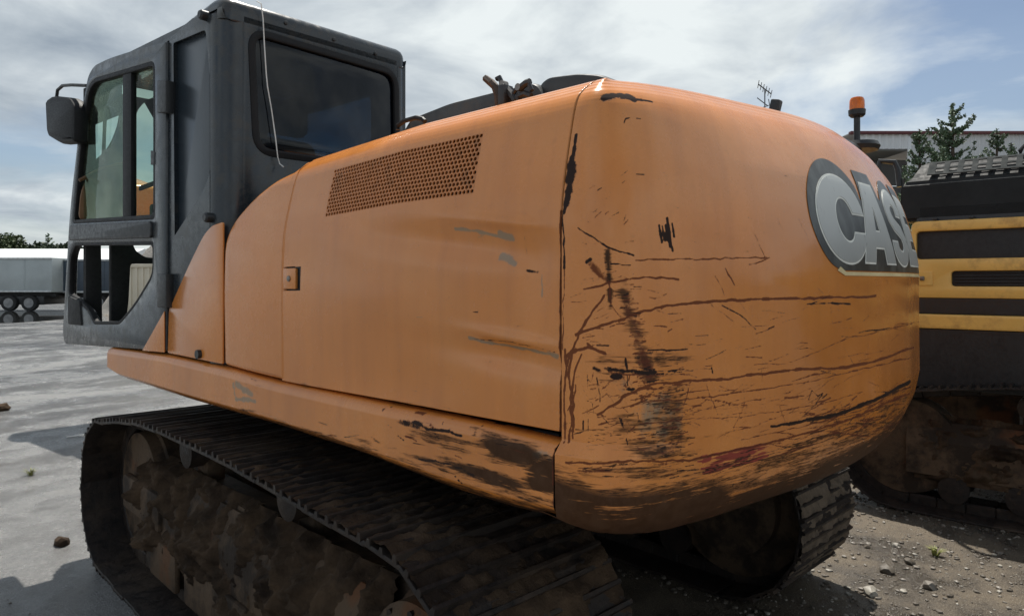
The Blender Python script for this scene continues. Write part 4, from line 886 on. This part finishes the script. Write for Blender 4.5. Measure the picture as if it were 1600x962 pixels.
# roof: domed slab following the roof line, with a rear lip
rp = [(CAB_Y0 + .0, 2.80), (CAB_Y0 + .0, 2.90), (S(330, 2)[0], 2.93), (S(262, 52)[0], S(262, 52)[1] + .02), (S(200, 82)[0], S(200, 82)[1] + .01), (S(143, 106)[0], S(143, 106)[1]), (S(140, 122)[0], S(140, 122)[1] - .01)]
me = plate_mesh(rnd(rp, [.01, .05, .12, .15, .1, .05, .02], 5), [], CAB_X1 - SX - .02, .055, lambda a, b, c: ((SX + CAB_X1) / 2 + c, a, b), 4)
obj('roof', me, CABGREY, CAB)
for u, v in ((447, 36), (522, 62), (587, 84)):
    bm = bmesh.new(); p = atY(u, v, CAB_Y0 - .004); lathe(bm, [(.009, .012), (.009, -.001), (.006, -.003)], p, 'Y', 12); obj('bolt_head', from_bm(bm), BLACK, CAB)
for u, v in ((317, 24), (325, 340)):
    bm = bmesh.new(); p = atX(u, v, SX - .015); lathe(bm, [(.022, .03), (.022, -.01), (.016, -.018)], p, 'X', 14); obj('rubber_stop', from_bm(bm), BLACK, CAB)
p = atX(311, 553, SX - .012); bm = bmesh.new(); lathe(bm, [(.020, .02), (.020, -.012)], p, 'X', 14); obj('rubber_stop', from_bm(bm), BLACK, CAB)
# door with two openings
dr = [(doorY, S(265, 552)[1] + .01), S(104, 537), S(101, 520), S(112, 330), S(128, 190), S(141, 118), S(150, 103), S(172, 92), S(215, 78), (doorY, S(262, 66)[1])]
dr = rnd(dr, [.01, .03, .03, .2, .2, .04, .05, .15, .2, .01], 4)
up = rnd([S(245, 96), S(245, 342), S(117, 349), S(128, 220), S(140, 140), S(150, 124)], [.05, .03, .03, .2, .2, .06], 5)
lo = rnd([S(243, 378), S(243, 430), S(214, 478), S(190, 506), S(150, 506), S(141, 486), S(124, 470), S(110, 462), S(112, 400), S(120, 380)], [.02, .06, .1, .04, .03, .08, .06, .04, .05, .04], 5)
CD = plate('cab_door', dr, [up, lo], .05, CABGREY, CAB, onX(SX + .012), .010)
plate('window_seal', grow(up, .004), [shrink(up, .022)], .03, RUBBER, CAB, onX(SX + .004), .006)
plate('window_bar', [S(193, 105), S(206, 101), S(206, 345), S(193, 346)], [], .03, RUBBER, CAB, onX(SX + .01), .004)
plate('door_window', shrink(up, .01), [], .006, GLASS, CAB, onX(SX + .016), .001)
plate('lower_window_seal', grow(lo, .004), [shrink(lo, .016)], .03, RUBBER, CAB, onX(SX + .004), .006)
plate('window_latch', [S(240, 236), S(246, 236), S(246, 258), S(240, 258)], [], .03, BLACK, CAB, onX(SX - .0), .003)
plate('door_rail', [S(206, 290), S(243, 276), S(243, 283), S(206, 297)], [], .012, RUBBER, CAB, onX(SX + .04), .002)
plate('door_handle_recess', rnd([S(112, 462), S(130, 470), S(133, 508), S(112, 506)], .02, 4), [], .02, DARKIN, CAB, onX(SX - .012), .004)
plate('door_mid_trim', rnd([S(116, 352), S(243, 346), S(243, 372), S(114, 376)], .02, 4), [], .02, BLACK, CAB, onX(SX - .016), .006)
for v0, v1 in ((128, 178), (428, 480)): plate('door_hinge', [S(257, v0), S(271, v0), S(271, v1), S(257, v1)], [], .05, BLACK, CAB, onX(SX - .012), .008)
# orange lower corner, split along the painted diagonal
pc = [(CAB_Y0 - .030, S(350, 570)[1] + .004), (doorY - .008, S(265, 553)[1] + .006), S(266, 484), S(300, 408), S(321, 366), S(334, 352), (CAB_Y0 - .030, S(349, 347)[1])]
plate('lower_corner_panel', rnd(pc, [.01, .01, .01, .1, .06, .03, .01], 4), [], .010, ORANGE, EX, onX(SX - .002), .003)
pc2 = [(doorY + .003, S(264, 552)[1] + .006), (S(228, 546)[0], S(228, 546)[1] - .004), (doorY + .003, S(264, 486)[1])]
plate('door_corner_panel', pc2, [], .006, ORANGE, CAB, onX(SX - .016), .002)
# front frame: mid rail, pillars, glass
yf = 1.80
def Fp(u, v): p = atY(u, v, yf); return (p[0], p[2])
fo = [(SX + .035, 1.30), (CAB_X1, 1.30), (CAB_X1, 2.86), (SX + .035, 2.86)]
h1 = rnd([Fp(152, 120), Fp(189, 120), Fp(189, 190), Fp(172, 232), Fp(147, 254), Fp(146, 200)], [.02, .02, .08, .08, .02, .02], 4)
h2 = rnd([Fp(206, 340), Fp(206, 200), Fp(213, 172), Fp(227, 158), Fp(245, 152), Fp(330, 140), Fp(330, 340)], [.01, .08, .05, .05, .05, .05, .01], 4)
h3 = rnd([Fp(156, 380), Fp(172, 380), Fp(172, 504), Fp(158, 504)], .01, 3)
h4 = rnd([Fp(204, 377), Fp(250, 374), Fp(250, 404), Fp(225, 402), Fp(210, 392)], .02, 3)
h5 = rnd([Fp(202, 412), Fp(250, 412), Fp(250, 495), Fp(196, 495), Fp(199, 470)], .02, 3)
plate('front_frame', fo, [h1, h2, h3, h4, h5], .05, DARKIN, CAB, onY(yf), .004)
plate('boom_stand_in', rnd([Fp(122, 300), Fp(135, 272), Fp(188, 252), Fp(200, 300), Fp(200, 346), Fp(118, 346)], .05, 5), [], .02, BOOM_BROWN, CAB, onY(yf - .05), .006)  # brown panel standing in for the boom seen through the cab
tube('interior_rail', [(*Fp(118, 284)[:1], yf - .07, Fp(118, 284)[1]), (*Fp(150, 266)[:1], yf - .08, Fp(150, 266)[1]), (*Fp(192, 256)[:1], yf - .07, Fp(192, 256)[1])], .010, BOOM_BROWN, CAB)
for q_ in ((150, 140, 190), ): 
    tube('wiper_arm', [(Fp(158, 250)[0], yf - .04, Fp(158, 250)[1]), (Fp(160, 180)[0], yf - .05, Fp(160, 180)[1]), (Fp(163, 150)[0], yf - .05, Fp(163, 150)[1]), (Fp(155, 140)[0], yf - .05, Fp(155, 140)[1])], .011, BLACK, CAB)
    tube('cable_loop', [(Fp(u, v)[0], yf - .06, Fp(u, v)[1]) for u, v in ((152, 160), (156, 142), (163, 150), (160, 166), (170, 172), (182, 176), (186, 166))], .010, BLACK, CAB)
box('cab_floor', ((SX + CAB_X1) / 2, .85, 1.34), (.96, 1.86, .06), DARKIN, CAB, .01)
rwm = [(-.1, 1.34), (1.78, 1.34), (1.55, 2.84), (-.1, 2.84)]; rh = rnd([(.15, 2.0), (1.5, 2.0), (1.38, 2.72), (.15, 2.72)], .08, 4)
plate('right_wall', rwm, [rh], .05, CABGREY, CAB, onX(CAB_X1 - .03), .006); plate('right_window', rh, [], .006, GLASS, CAB, onX(CAB_X1 - .03), .001)
SEATC = mat_plain('dark_seat_cloth', (.03, .03, .032), .9)
box('seat_cushion', (-.84, .62, 1.78), (.5, .5, .14), SEATC, CAB, .05, None, 3); box('seat_back', (-.84, .34, 2.12), (.48, .14, .62), SEATC, CAB, .06, Matrix.Rotation(R(-10), 3, 'X'), 3); box('headrest', (-.84, .29, 2.52), (.28, .10, .18), SEATC, CAB, .04, None, 3)
box('seat_base', (-.84, .6, 1.54), (.42, .44, .34), DARKIN, CAB, .03)
for x in (-1.14, -.54): box('console', (x, .75, 1.80), (.14, .55, .22), DARKIN, CAB, .03)
p = S(160, 308); box('control_lever', (-1.15, p[0] - .2, 2.0), (.05, .05, .22), BLACK, CAB, .02)
# mirror
MX = SX - .03
def Mp(u, v, x=MX): return atX(u, v, x)
tube('mirror_arm', [Mp(136, 134, SX), Mp(112, 133), Mp(98, 134), Mp(90, 141), Mp(88, 156)], .010, BLACK, EX)
mo = rnd([(Mp(82, 158)[1], Mp(82, 158)[2]), (Mp(92, 151)[1], Mp(92, 151)[2]), (Mp(120, 154)[1], Mp(120, 154)[2]), (Mp(128, 166)[1], Mp(128, 166)[2]), (Mp(127, 224)[1], Mp(127, 224)[2]), (Mp(104, 226)[1], Mp(104, 226)[2]), (Mp(84, 214)[1], Mp(84, 214)[2])], [.03, .02, .03, .04, .02, .04, .05], 4)
MR = plate('mirror', mo, [], .09, RUBBER, EX, onX(MX - .0), .03)
# white cable hanging over the rear window
cpx = [(401, 2), (408, 6), (411, 30), (413, 70), (416, 116)]; cp2 = [(418, 136), (424, 170), (430, 212), (434, 246), (437, 256), (443, 261)]
cyp = CAB_Y0 - .02
bm = bmesh.new(); add_tube(bm, [atY(u, v, cyp + .015) for u, v in cpx[:1]] + [atY(u, v, cyp) for u, v in cpx[1:]] + [atY(417, 126, cyp - .004)] + [atY(u, v, cyp - .002) for u, v in cp2[:-1]] + [atY(443, 261, cyp - .03)], .0028, 6)
tag(obj('cable', from_bm(bm), WHITE), 'thin white cable hanging down across the rear window of the dark cab', 'cable')
# boom and arm ahead of the cab
def beam(name, pts, x0, x1, par=EX): return plate(name, pts, [], x1 - x0, ORANGE, par, lambda a, b, c: ((x0 + x1) / 2 + c, a, b), .01)
BMX = .12
beam('boom', rnd([(.5, 1.45), (.55, 1.75), (2.5, 2.22), (4.4, 2.32), (5.5, 2.42), (5.6, 2.2), (4.4, 2.10), (2.4, 1.85)], .12, 4), BMX - .02, BMX + .42)
beam('arm', rnd([(5.30, 2.25), (5.35, 2.75), (6.6, 3.05), (6.7, 2.8), (5.7, 2.22)], .06, 4), BMX + .04, BMX + .36)
bm = bmesh.new(); pr = [(6.25, 2.30), (6.75, 2.25), (6.9, 2.6), (6.7, 2.95), (6.45, 2.9), (6.3, 2.6)]
plate('bucket', rnd(pr, .10, 5), [], .8, mat_plain('bucket_steel', (.10, .08, .065), .6, .4, .3, 6, .2), EX, lambda a, b, c: (BMX + .3 + c, a, b), .02)
bm.free(); bm = bmesh.new(); add_cyl(bm, (BMX - .1, .9, 1.3), (BMX - .1, 2.9, 1.9), .07, None, 14); obj('boom_cylinder', from_bm(bm), BLACK, EX)

# ---- undercarriage
PHI = 3.5
UC = dict(rz=-R(PHI))
def path_loop():
    rs, rf = .445, .415; cs, cf = (-1.56, .46), (1.22, .44); pts = []
    for k in range(25): a = R(90 + 180 * k / 24); pts.append((cs[0] + rs * math.cos(a), cs[1] + rs * math.sin(a)))
    pts += [(-1.2, .014), (0, .012), (.9, .014)]
    for k in range(25): a = R(-90 + 180 * k / 24); pts.append((cf[0] + rf * math.cos(a), cf[1] + rf * math.sin(a)))
    pts += [(.9, .905), (.55, .945), (.2, .955), (-.2, .955), (-.6, .95), (-1.0, .93), (-1.3, .915)]
    return np.array(pts)
LP = path_loop(); LP = np.concatenate([LP, LP[:1]]); sl_ = np.concatenate([[0], np.cumsum(np.hypot(*np.diff(LP, axis=0).T))]); TOT = sl_[-1]; NSH = int(TOT / .176); PITCH = TOT / NSH
SHW = .66
bm = bmesh.new()
add_box(bm, (0, 0, .004), (SHW, PITCH * 1.06, .014), .003, None, 1)
for yy, hh in ((-PITCH * .36, .032), (0, .026), (PITCH * .36, .028)):
    V0 = [(-SHW / 2, yy - .012, .008), (-SHW / 2, yy + .012, .008), (-SHW / 2, yy + .006, hh), (-SHW / 2, yy - .006, hh)]
    v1 = [bm.verts.new(p) for p in V0]; v2 = [bm.verts.new((SHW / 2, p[1], p[2])) for p in V0]
    for k in range(4): bm.faces.new((v1[k], v1[(k + 1) % 4], v2[(k + 1) % 4], v2[k]))
    bm.faces.new(v1); bm.faces.new(v2[::-1])
for sx_ in (-.1, .1): add_box(bm, (sx_, 0, -.03), (.035, PITCH * .99, .075), .008, None, 1)
SHOE = from_bm(bm, True, 30); SHOE.materials.append(TRACK)
def at_s(s_):
    s_ = s_ % TOT; x = np.interp(s_, sl_, LP[:, 0]); y = np.interp(s_, sl_, LP[:, 1]); return np.array([x, y])
from mathutils import noise as mn
def mud_coat(par, xc, sd_, y0, y1, seed):
    """lumpy mud clinging to the outer face and the sloping top of a track frame"""
    ny, nz = 150, 44; G_ = np.zeros((nz, ny, 3))
    for i in range(nz):
        t = i / (nz - 1); z = .22 + .46 * t; pf = np.interp(z, (.26, .50, .64, .70), (.175, .175, .105, .02))
        for j in range(ny):
            y = y0 + (y1 - y0) * j / (ny - 1); q = Vector((y * 3.2, z * 4.2, seed * 9.1)); n_ = .55 * mn.noise(q) + .5 * mn.fractal(q * 2.6, .8, 2.1, 5); k = max(-.03, (n_ + .06) * .12)
            G_[i, j] = (xc + sd_ * (pf + k), y, z + .25 * max(k, 0) + (.03 * n_ if t > .8 else 0))
    if sd_ > 0: G_ = G_[:, ::-1]
    me = grid_mesh(G_[:, ::-1]); return obj('caked_mud', me, MUD, par)
def mud_carpet(par, xc, s0, s1, seed, w_, amount, mat=None):
    """mud packed between the grousers, thicker towards the rear"""
    ns, nw = int((s1 - s0) / .0085), 46; G_ = np.zeros((ns, nw, 3))
    for i in range(ns):
        s_ = s0 + (s1 - s0) * i / (ns - 1); p = at_s(s_); d_ = at_s(s_ + .02) - at_s(s_ - .02); d_ /= np.linalg.norm(d_); n2 = np.array([d_[1], -d_[0]])
        if n2 @ (p - np.array([np.clip(p[0], -1.3, 1.0), .45])) < 0: n2 = -n2
        am = amount(i / (ns - 1))
        for j in range(nw):
            x = xc + w_ * (j / (nw - 1) - .5); q = Vector((x * 5, s_ * 5, seed)); n_ = .5 * mn.noise(q) + .55 * mn.fractal(q * 3.1, .75, 2.2, 5); h_ = .006 + am * (.016 + .034 * n_); h_ = min(h_, .045)
            b_ = p + n2 * h_; G_[i, j] = (x, b_[0], b_[1])
    return obj('caked_mud', grid_mesh(G_), mat or MUD, par)
for sd_ in (-1, 1):
    xc = sd_ * (1.47 - SHW / 2); xo = xc + sd_ * .0
    # side frame: sloped-top box beam
    pr = [(-.17, .26), (.17, .26), (.17, .50), (.10, .64), (-.10, .64), (-.17, .50)]
    V = [(xc + a, y, b) for y in (-1.25, .85) for a, b in pr]; F = [tuple(range(5, -1, -1)), tuple(range(6, 12))] + [(k, (k + 1) % 6, 6 + (k + 1) % 6, 6 + k) for k in range(6)]
    me = from_vf(V, F, 0, True); bm = bmesh.new(); bm.from_mesh(me); bmesh.ops.bevel(bm, geom=list(bm.edges), offset=.015, segments=2, affect='EDGES'); TFm = obj('track_frame', from_bm(bm), FRAME, EX); TFm.rotation_euler = (0, 0, -R(PHI)); TFm.location = (0, .22 if sd_ > 0 else 0, 0)
    for k in range(NSH):
        s_ = (k + .3) * PITCH; p = at_s(s_); d_ = at_s(s_ + .02) - at_s(s_ - .02); d_ /= np.linalg.norm(d_); n_ = np.array([d_[1], -d_[0]])          # loop runs counter-clockwise seen from +x: outward normal
        c_ = np.array([.0, .45]); 
        if n_ @ (p - np.array([np.clip(p[0], -1.3, 1.0), .45])) < 0: n_ = -n_
        o = bpy.data.objects.new('track_shoe', SHOE); COL.objects.link(o); o.parent = TFm
        ex = Vector((1, 0, 0)); ez = Vector((0, n_[0], n_[1])); ey = ez.cross(ex); jit = random.uniform(-.003, .003)
        o.matrix_local = Matrix(((ex.x, ey.x, ez.x, xc + jit), (ex.y, ey.y, ez.y, p[0]), (ex.z, ey.z, ez.z, p[1]), (0, 0, 0, 1)))
    # sprocket and motor, idler, rollers
    bm = bmesh.new(); NT = 21
    for k in range(NT):
        a = 2 * PI * k / NT; add_box(bm, (xc, -1.56 + .345 * math.cos(a), .46 + .345 * math.sin(a)), (.07, .07, .05), .008, Matrix.Rotation(a, 3, 'X'), 1)
    lathe(bm, [(.05, -.04), (.33, -.04), (.33, .04), (.05, .04)], (xc, -1.56, .46), 'X', 36); obj('sprocket', from_bm(bm), TRACK, TFm)
    bm = bmesh.new(); lathe(bm, [(.27, -.20), (.27, .06), (.24, .10), (.24, .17), (.19, .21), (.06, .22)] if sd_ > 0 else [(.06, -.22), (.19, -.21), (.24, -.17), (.24, -.10), (.27, -.06), (.27, .20)], (xc, -1.56, .46), 'X', 32); obj('travel_motor', from_bm(bm), FRAME, TFm)
    for k in range(12):
        a = 2 * PI * k / 12; bm = bmesh.new(); xx = xc + sd_ * .175; add_cyl(bm, (xx, -1.56 + .215 * math.cos(a), .46 + .215 * math.sin(a)), (xx + sd_ * .018, -1.56 + .215 * math.cos(a), .46 + .215 * math.sin(a)), .014, None, 6); obj('motor_bolt', from_bm(bm), TRACK, TFm)
    bm = bmesh.new(); lathe(bm, [(.10, -.13), (.33, -.12), (.345, -.06), (.36, -.05), (.36, .05), (.345, .06), (.33, .12), (.10, .13)], (xc, 1.22, .44), 'X', 36); obj('idler', from_bm(bm), FRAME, TFm)
    for s2 in (-1, 1): box('idler_yoke', (xc + s2 * .17, .98, .44), (.05, .62, .20), FRAME, TFm, .02)
    for y in (-1.2, -.85, -.5, -.15, .2, .55, .85):
        bm = bmesh.new(); lathe(bm, [(.05, -.17), (.10, -.165), (.10, -.09), (.075, -.08), (.075, .08), (.10, .09), (.10, .165), (.05, .17)], (xc, y, .175), 'X', 20); obj('track_roller', from_bm(bm), TRACK, TFm)
    for y in (-.65, .45):
        bm = bmesh.new(); lathe(bm, [(.04, -.14), (.085, -.13), (.085, .13), (.04, .14)], (xc, y, .80), 'X', 18); obj('carrier_roller', from_bm(bm), TRACK, TFm)
        box('roller_bracket', (xc, y, .70), (.10, .14, .14), FRAME, TFm, .02)
    for y0, y1 in ((-1.15, -.55), (-.40, .30), (.42, .80)): box('track_guard', (xc + sd_ * .178, (y0 + y1) / 2, .20), (.03, y1 - y0, .20), FRAME, TFm, .012)
    mud_coat(TFm, xc, sd_, -1.32, 1.02, 3 if sd_ < 0 else 4); 
    bm = bmesh.new(); lathe(bm, [(.05, -.012), (.40, -.012), (.40, .012), (.05, .012)], (xc - sd_ * .12, -1.56, .46), 'X', 36); obj('light_gap_disc', from_bm(bm), FRAME, TFm)  # disc added to block the light gaps round the sprocket
XF = box('cross_frame', (0, -.1, .62), (1.9, 1.2, .34), FRAME, EX, .08); XF.rotation_euler = (0, 0, -R(PHI))
for y in (-.75, .55):
    o = box('cross_leg', (0, y, .55), (2.0, .34, .26), FRAME, EX, .06); o.rotation_euler = (0, 0, -R(PHI))
LT_ = [o for o in EX.children if o.name.startswith('track_frame')]
mud_carpet(LT_[0], -(1.47 - SHW / 2), TOT - 2.6, TOT + .95, 2.7, SHW * .99, lambda f: .35 + .75 * f)
mud_carpet(LT_[1], 1.47 - SHW / 2, TOT - .5, TOT + 1.2, 5.2, SHW * .99, lambda f: .8, DUST_LIT)

# ================================================================== THE YELLOW EXCAVATOR
YELLOW = mat_plain('yellow_machine_paint', (.84, .50, .13), .38, 0, .12, 2, .02, dirt=(.50, .28, .08))
DKPAN = mat_plain('dark_louvre_mesh', (.022, .022, .023), .6, 0, .25, 30, .3)
YX = 3.10                                            # its near side
YEL = empty('excavator', (4.47, -3.45, 0)); tag(YEL, 'yellow and black crawler excavator parked on gravel behind the orange one', 'excavator')
YEL.rotation_euler = (0, 0, R(2.0))
inv = Matrix.Translation((4.47, -3.45, 0)) @ Matrix.Rotation(R(2.0), 4, 'Z'); inv = inv.inverted()
XL = -1.36                                           # near side in its own frame
def YP(u, v, x=XL):
    """photo point on the near side, in the machine's own frame: (Y, z)"""
    o_ = inv @ Vector(CAM); d_ = inv.to_3x3() @ Vector(ray(u, v)); t_ = (x - o_.x) / d_.x; q_ = o_ + d_ * t_; return (q_.y, q_.z)
def zline(v, u=1440): return YP(u, v)[1]
ye = YP(1424, 400)[0]; ys0 = -1.9                     # tail end of the panels, front end
def yplate(name, y0, y1, z0, z1, mat, out_=0.0, th=.04, r=.012, bev=.004, par=None):
    return plate(name, rnd([(y0, z0), (y1, z0), (y1, z1), (y0, z1)], r, 4), [], th, mat, par or YEL, lambda a, b, c: (XL - out_ + c, a, b), bev)
BODY = box('body', (0, (ye + ys0) / 2, 1.72), (2.68, ye - ys0 - .04, 1.02), BLACK, YEL, .03)
# yellow side frame with openings: top rail, window band, vent band
zA, zB, zC, zD, zE, zF, zG, zH, zI = (zline(v) for v in (346, 362, 405, 424, 447, 465, 490, 512, 604))
outer = rnd([(ys0, zF), (ye, zF), (ye, zA), (ys0, zA)], .05, 5)
vy = YP(1487, 436)[0]
win = [rnd([(a_, zC), (b_, zC), (b_, zB), (a_, zB)], .03, 4) for a_, b_ in ((ye - .94, ye - .035), (ys0 + .05, ye - 1.0))]
ven = [rnd([(a_, zE), (b_, zE), (b_, zD), (a_, zD)], .025, 4) for a_, b_ in ((vy - 1.1, vy), (ys0 + .05, vy - 1.16))]
SF = plate('side_panel', outer, win + ven, .05, YELLOW, YEL, lambda a, b, c: (XL + .01 + c, a, b), .012)
for k, h_ in enumerate(win + ven):
    plate('louvre_mesh' if k < 2 else 'vent_mesh', grow(h_, .004), [], .01, DKPAN, SF, lambda a, b, c: (XL + .020 + c, a, b), .001)
for k in range(5):
    z = zD + (zE - zD) * (k + .5) / 5; box('vent_slat', (XL + .008, (vy - 1.1 + vy) / 2, z), (.012, 1.06, .008), DKPAN, SF, .002)
yplate('lower_rail', ys0, ye + .02, zH, zG, YELLOW, .01, .06, .02, .012)
yplate('black_band', ys0, ye, zG + .002, zF - .002, BLACK, -.02, .04)  # black strip between the side panel and the lower rail
yplate('skirt', ys0, ye + .05, zI, zH - .004, BLACK, -.01, .06)
la = YP(1436, 424); lb = YP(1458, 446); LT = yplate('door_latch', lb[0], la[0] + .03, lb[1], la[1], YELLOW, .012, .02, .008, .004); box('latch_bolt', (XL - .03, (la[0] + lb[0]) / 2 + .02, (la[1] + lb[1]) / 2), (.02, .03, .03), STEEL, LT, .006)
# black hood with sloping tread strip
hz0, hz1, hz2 = zline(345), zline(278, 1436), YP(1436, 255, XL + .17)[1]
he = YP(1408, 290)[0]
V = []; sec = [(XL + .02, hz0 + .002), (XL + .02, hz1 - .03), (XL + .035, hz1), (XL + .17, hz2), (XL + .24, hz2 + .012), (1.2, hz2 + .012), (1.2, hz0)]
F = []; n = len(sec); V = [(x, ys0, z) for x, z in sec] + [(x + (.0 if k < 2 else .02 * min(k, 4)), he + .02 - .05 * max(0, min(k - 1, 3)), z) for k, (x, z) in enumerate(sec)]
F = [tuple(range(n)), tuple(range(2 * n - 1, n - 1, -1))] + [(k, (k + 1) % n, n + (k + 1) % n, n + k) for k in range(n)]
bm = bmesh.new(); bm.from_mesh(from_vf(V, F, 0, True)); bmesh.ops.bevel(bm, geom=list(bm.edges), offset=.022, segments=3, affect='EDGES'); HD = obj('hood', from_bm(bm, True, 40), mat_plain('matt_black_hood', (.022, .024, .025), .6, 0, .2, 4, 0, None, .2), YEL)
TREAD = mat_plain('tread_strip_grey', (.045, .05, .05), .8, 0, .15, 4, 0, None, .12)
sa = Vector((XL + .048, 0, hz1 + (hz2 - hz1) * .10)); sb = Vector((XL + .160, 0, hz2 - (hz2 - hz1) * .08)); sd3 = (sb - sa); nrm = Vector((-sd3.z, 0, sd3.x)).normalized()
def tread(a, b, c): return tuple(sa + sd3 * b + nrm * (.006 + c) + Vector((0, a, 0)))
ty0, ty1 = ys0 + .05, he - .16
holes = []; yy = ty1 - .05
while yy - .055 > ty0 + .02:
    for b0 in (.14, .56): holes.append(rnd([(yy - .050, b0), (yy, b0), (yy, b0 + .30), (yy - .050, b0 + .30)], .012, 3))
    yy -= .086
me = plate_mesh([(ty0, .02), (ty1, .02), (ty1, .98), (ty0, .98)], holes, .008, .0008, tread); obj('tread_strip', me, TREAD, HD)
for u in (1461, 1518): 
    q_ = YP(u, 346); box('hood_bolt', (XL - .0, q_[0], zA + .012), (.03, .03, .018), BLACK, YEL, .004)
# counterweight of the yellow machine (mostly hidden behind the orange one)
cwp = rnd([(XL + .02, ye + .02), (XL + .06, ye + .35), (-.7, ye + .62), (.7, ye + .62), (1.30, ye + .35), (1.34, ye + .02)], [.02, .2, .3, .3, .2, .02], 6)
plate('counterweight', cwp, [], .95, YELLOW, YEL, lambda a, b, c: (a, b, 1.56 + c), .05)
# handrails
p_ = YP(1396, 300); q2 = YP(1374, 252)
hr = [(XL + .10, YP(1401, 290)[0], YP(1401, 290)[1]), (XL + .10, YP(1398, 262)[0], YP(1398, 262)[1]), (XL + .10, YP(1393, 251)[0], YP(1393, 251)[1]), (XL + .10, YP(1370, 249)[0], YP(1370, 249)[1]), (XL + .10, YP(1366, 270)[0], YP(1366, 270)[1]), (XL + .10, YP(1366, 330)[0], YP(1366, 330)[1])]
tube('handrail', hr, .022, BLACK, YEL, 8)
hr = [(XL + .2, YP(1590, 236)[0], YP(1590, 245)[1]), (XL + .2, YP(1590, 228)[0], YP(1590, 228)[1]), (XL + .2, YP(1596, 221)[0], YP(1596, 221)[1]), (XL + .2, YP(1640, 219)[0], YP(1640, 219)[1]), (XL + .2, YP(1646, 240)[0], YP(1646, 245)[1])]
tube('handrail', hr, .016, BLACK, YEL, 8)
# its cab on the far side, boom, to close the machine outside the frame
box('cab', (.82, -2.2, 2.15), (1.0, 1.6, 1.7), HOODBLK, YEL, .08, None, 3)
box('boom', (.1, -3.4, 1.9), (.45, 3.2, .55), YELLOW, YEL, .06)
box('swing_bearing', (0, 0, 1.06), (1.2, 1.2, .24), BLACK, YEL, .1); box('turntable_frame', (0, .1, 1.20), (2.4, 3.6, .12), BLACK, YEL, .03)
for sd_ in (-1, 1):
    xc = sd_ * 1.19; YO = .55
    pr = [(-.17, .26), (.17, .26), (.17, .50), (.10, .64), (-.10, .64), (-.17, .50)]
    V = [(xc + a, y + YO - .1, b) for y in (-1.3, 1.3) for a, b in pr]; F = [tuple(range(5, -1, -1)), tuple(range(6, 12))] + [(k, (k + 1) % 6, 6 + (k + 1) % 6, 6 + k) for k in range(6)]
    T2_ = obj('track_frame', from_vf(V, F, 0, True), FRAME, YEL)
    for k in range(NSH):
        s_ = (k + .6) * PITCH; p = at_s(s_); d_ = at_s(s_ + .02) - at_s(s_ - .02); d_ /= np.linalg.norm(d_); n_ = np.array([d_[1], -d_[0]])
        if n_ @ (p - np.array([np.clip(p[0], -1.3, 1.0), .45])) < 0: n_ = -n_
        o = bpy.data.objects.new('track_shoe', SHOE); COL.objects.link(o); o.parent = T2_
        ex = Vector((1, 0, 0)); ez = Vector((0, n_[0], n_[1])); ey = ez.cross(ex)
        o.matrix_local = Matrix(((ex.x, ey.x, ez.x, xc), (ex.y, ey.y, ez.y, p[0] + YO), (ex.z, ey.z, ez.z, p[1]), (0, 0, 0, 1)))
    bm = bmesh.new(); lathe(bm, [(.05, -.06), (.36, -.06), (.36, .06), (.05, .06)], (xc, -1.56 + YO, .46), 'X', 32); obj('sprocket', from_bm(bm), FRAME, T2_)
    bm = bmesh.new(); lathe(bm, [(.05, -.13), (.35, -.12), (.37, 0), (.35, .12), (.05, .13)], (xc, 1.22 + YO, .44), 'X', 32); obj('idler', from_bm(bm), FRAME, T2_)
    for y in (-1.1, -.7, -.3, .1, .5, .9):
        bm = bmesh.new(); lathe(bm, [(.05, -.17), (.10, -.165), (.08, 0), (.10, .165), (.05, .17)], (xc, y + YO, .175), 'X', 18); obj('track_roller', from_bm(bm), TRACK, T2_)
    for y in (-.65, .45):
        bm = bmesh.new(); lathe(bm, [(.04, -.14), (.085, -.13), (.085, .13), (.04, .14)], (xc, y + YO, .80), 'X', 16); obj('carrier_roller', from_bm(bm), TRACK, T2_)
    mud_coat(T2_, xc, sd_, YO - 1.35, YO + 1.15, 7)
box('cross_frame', (0, .4, .62), (2.0, 1.4, .34), FRAME, YEL, .08)
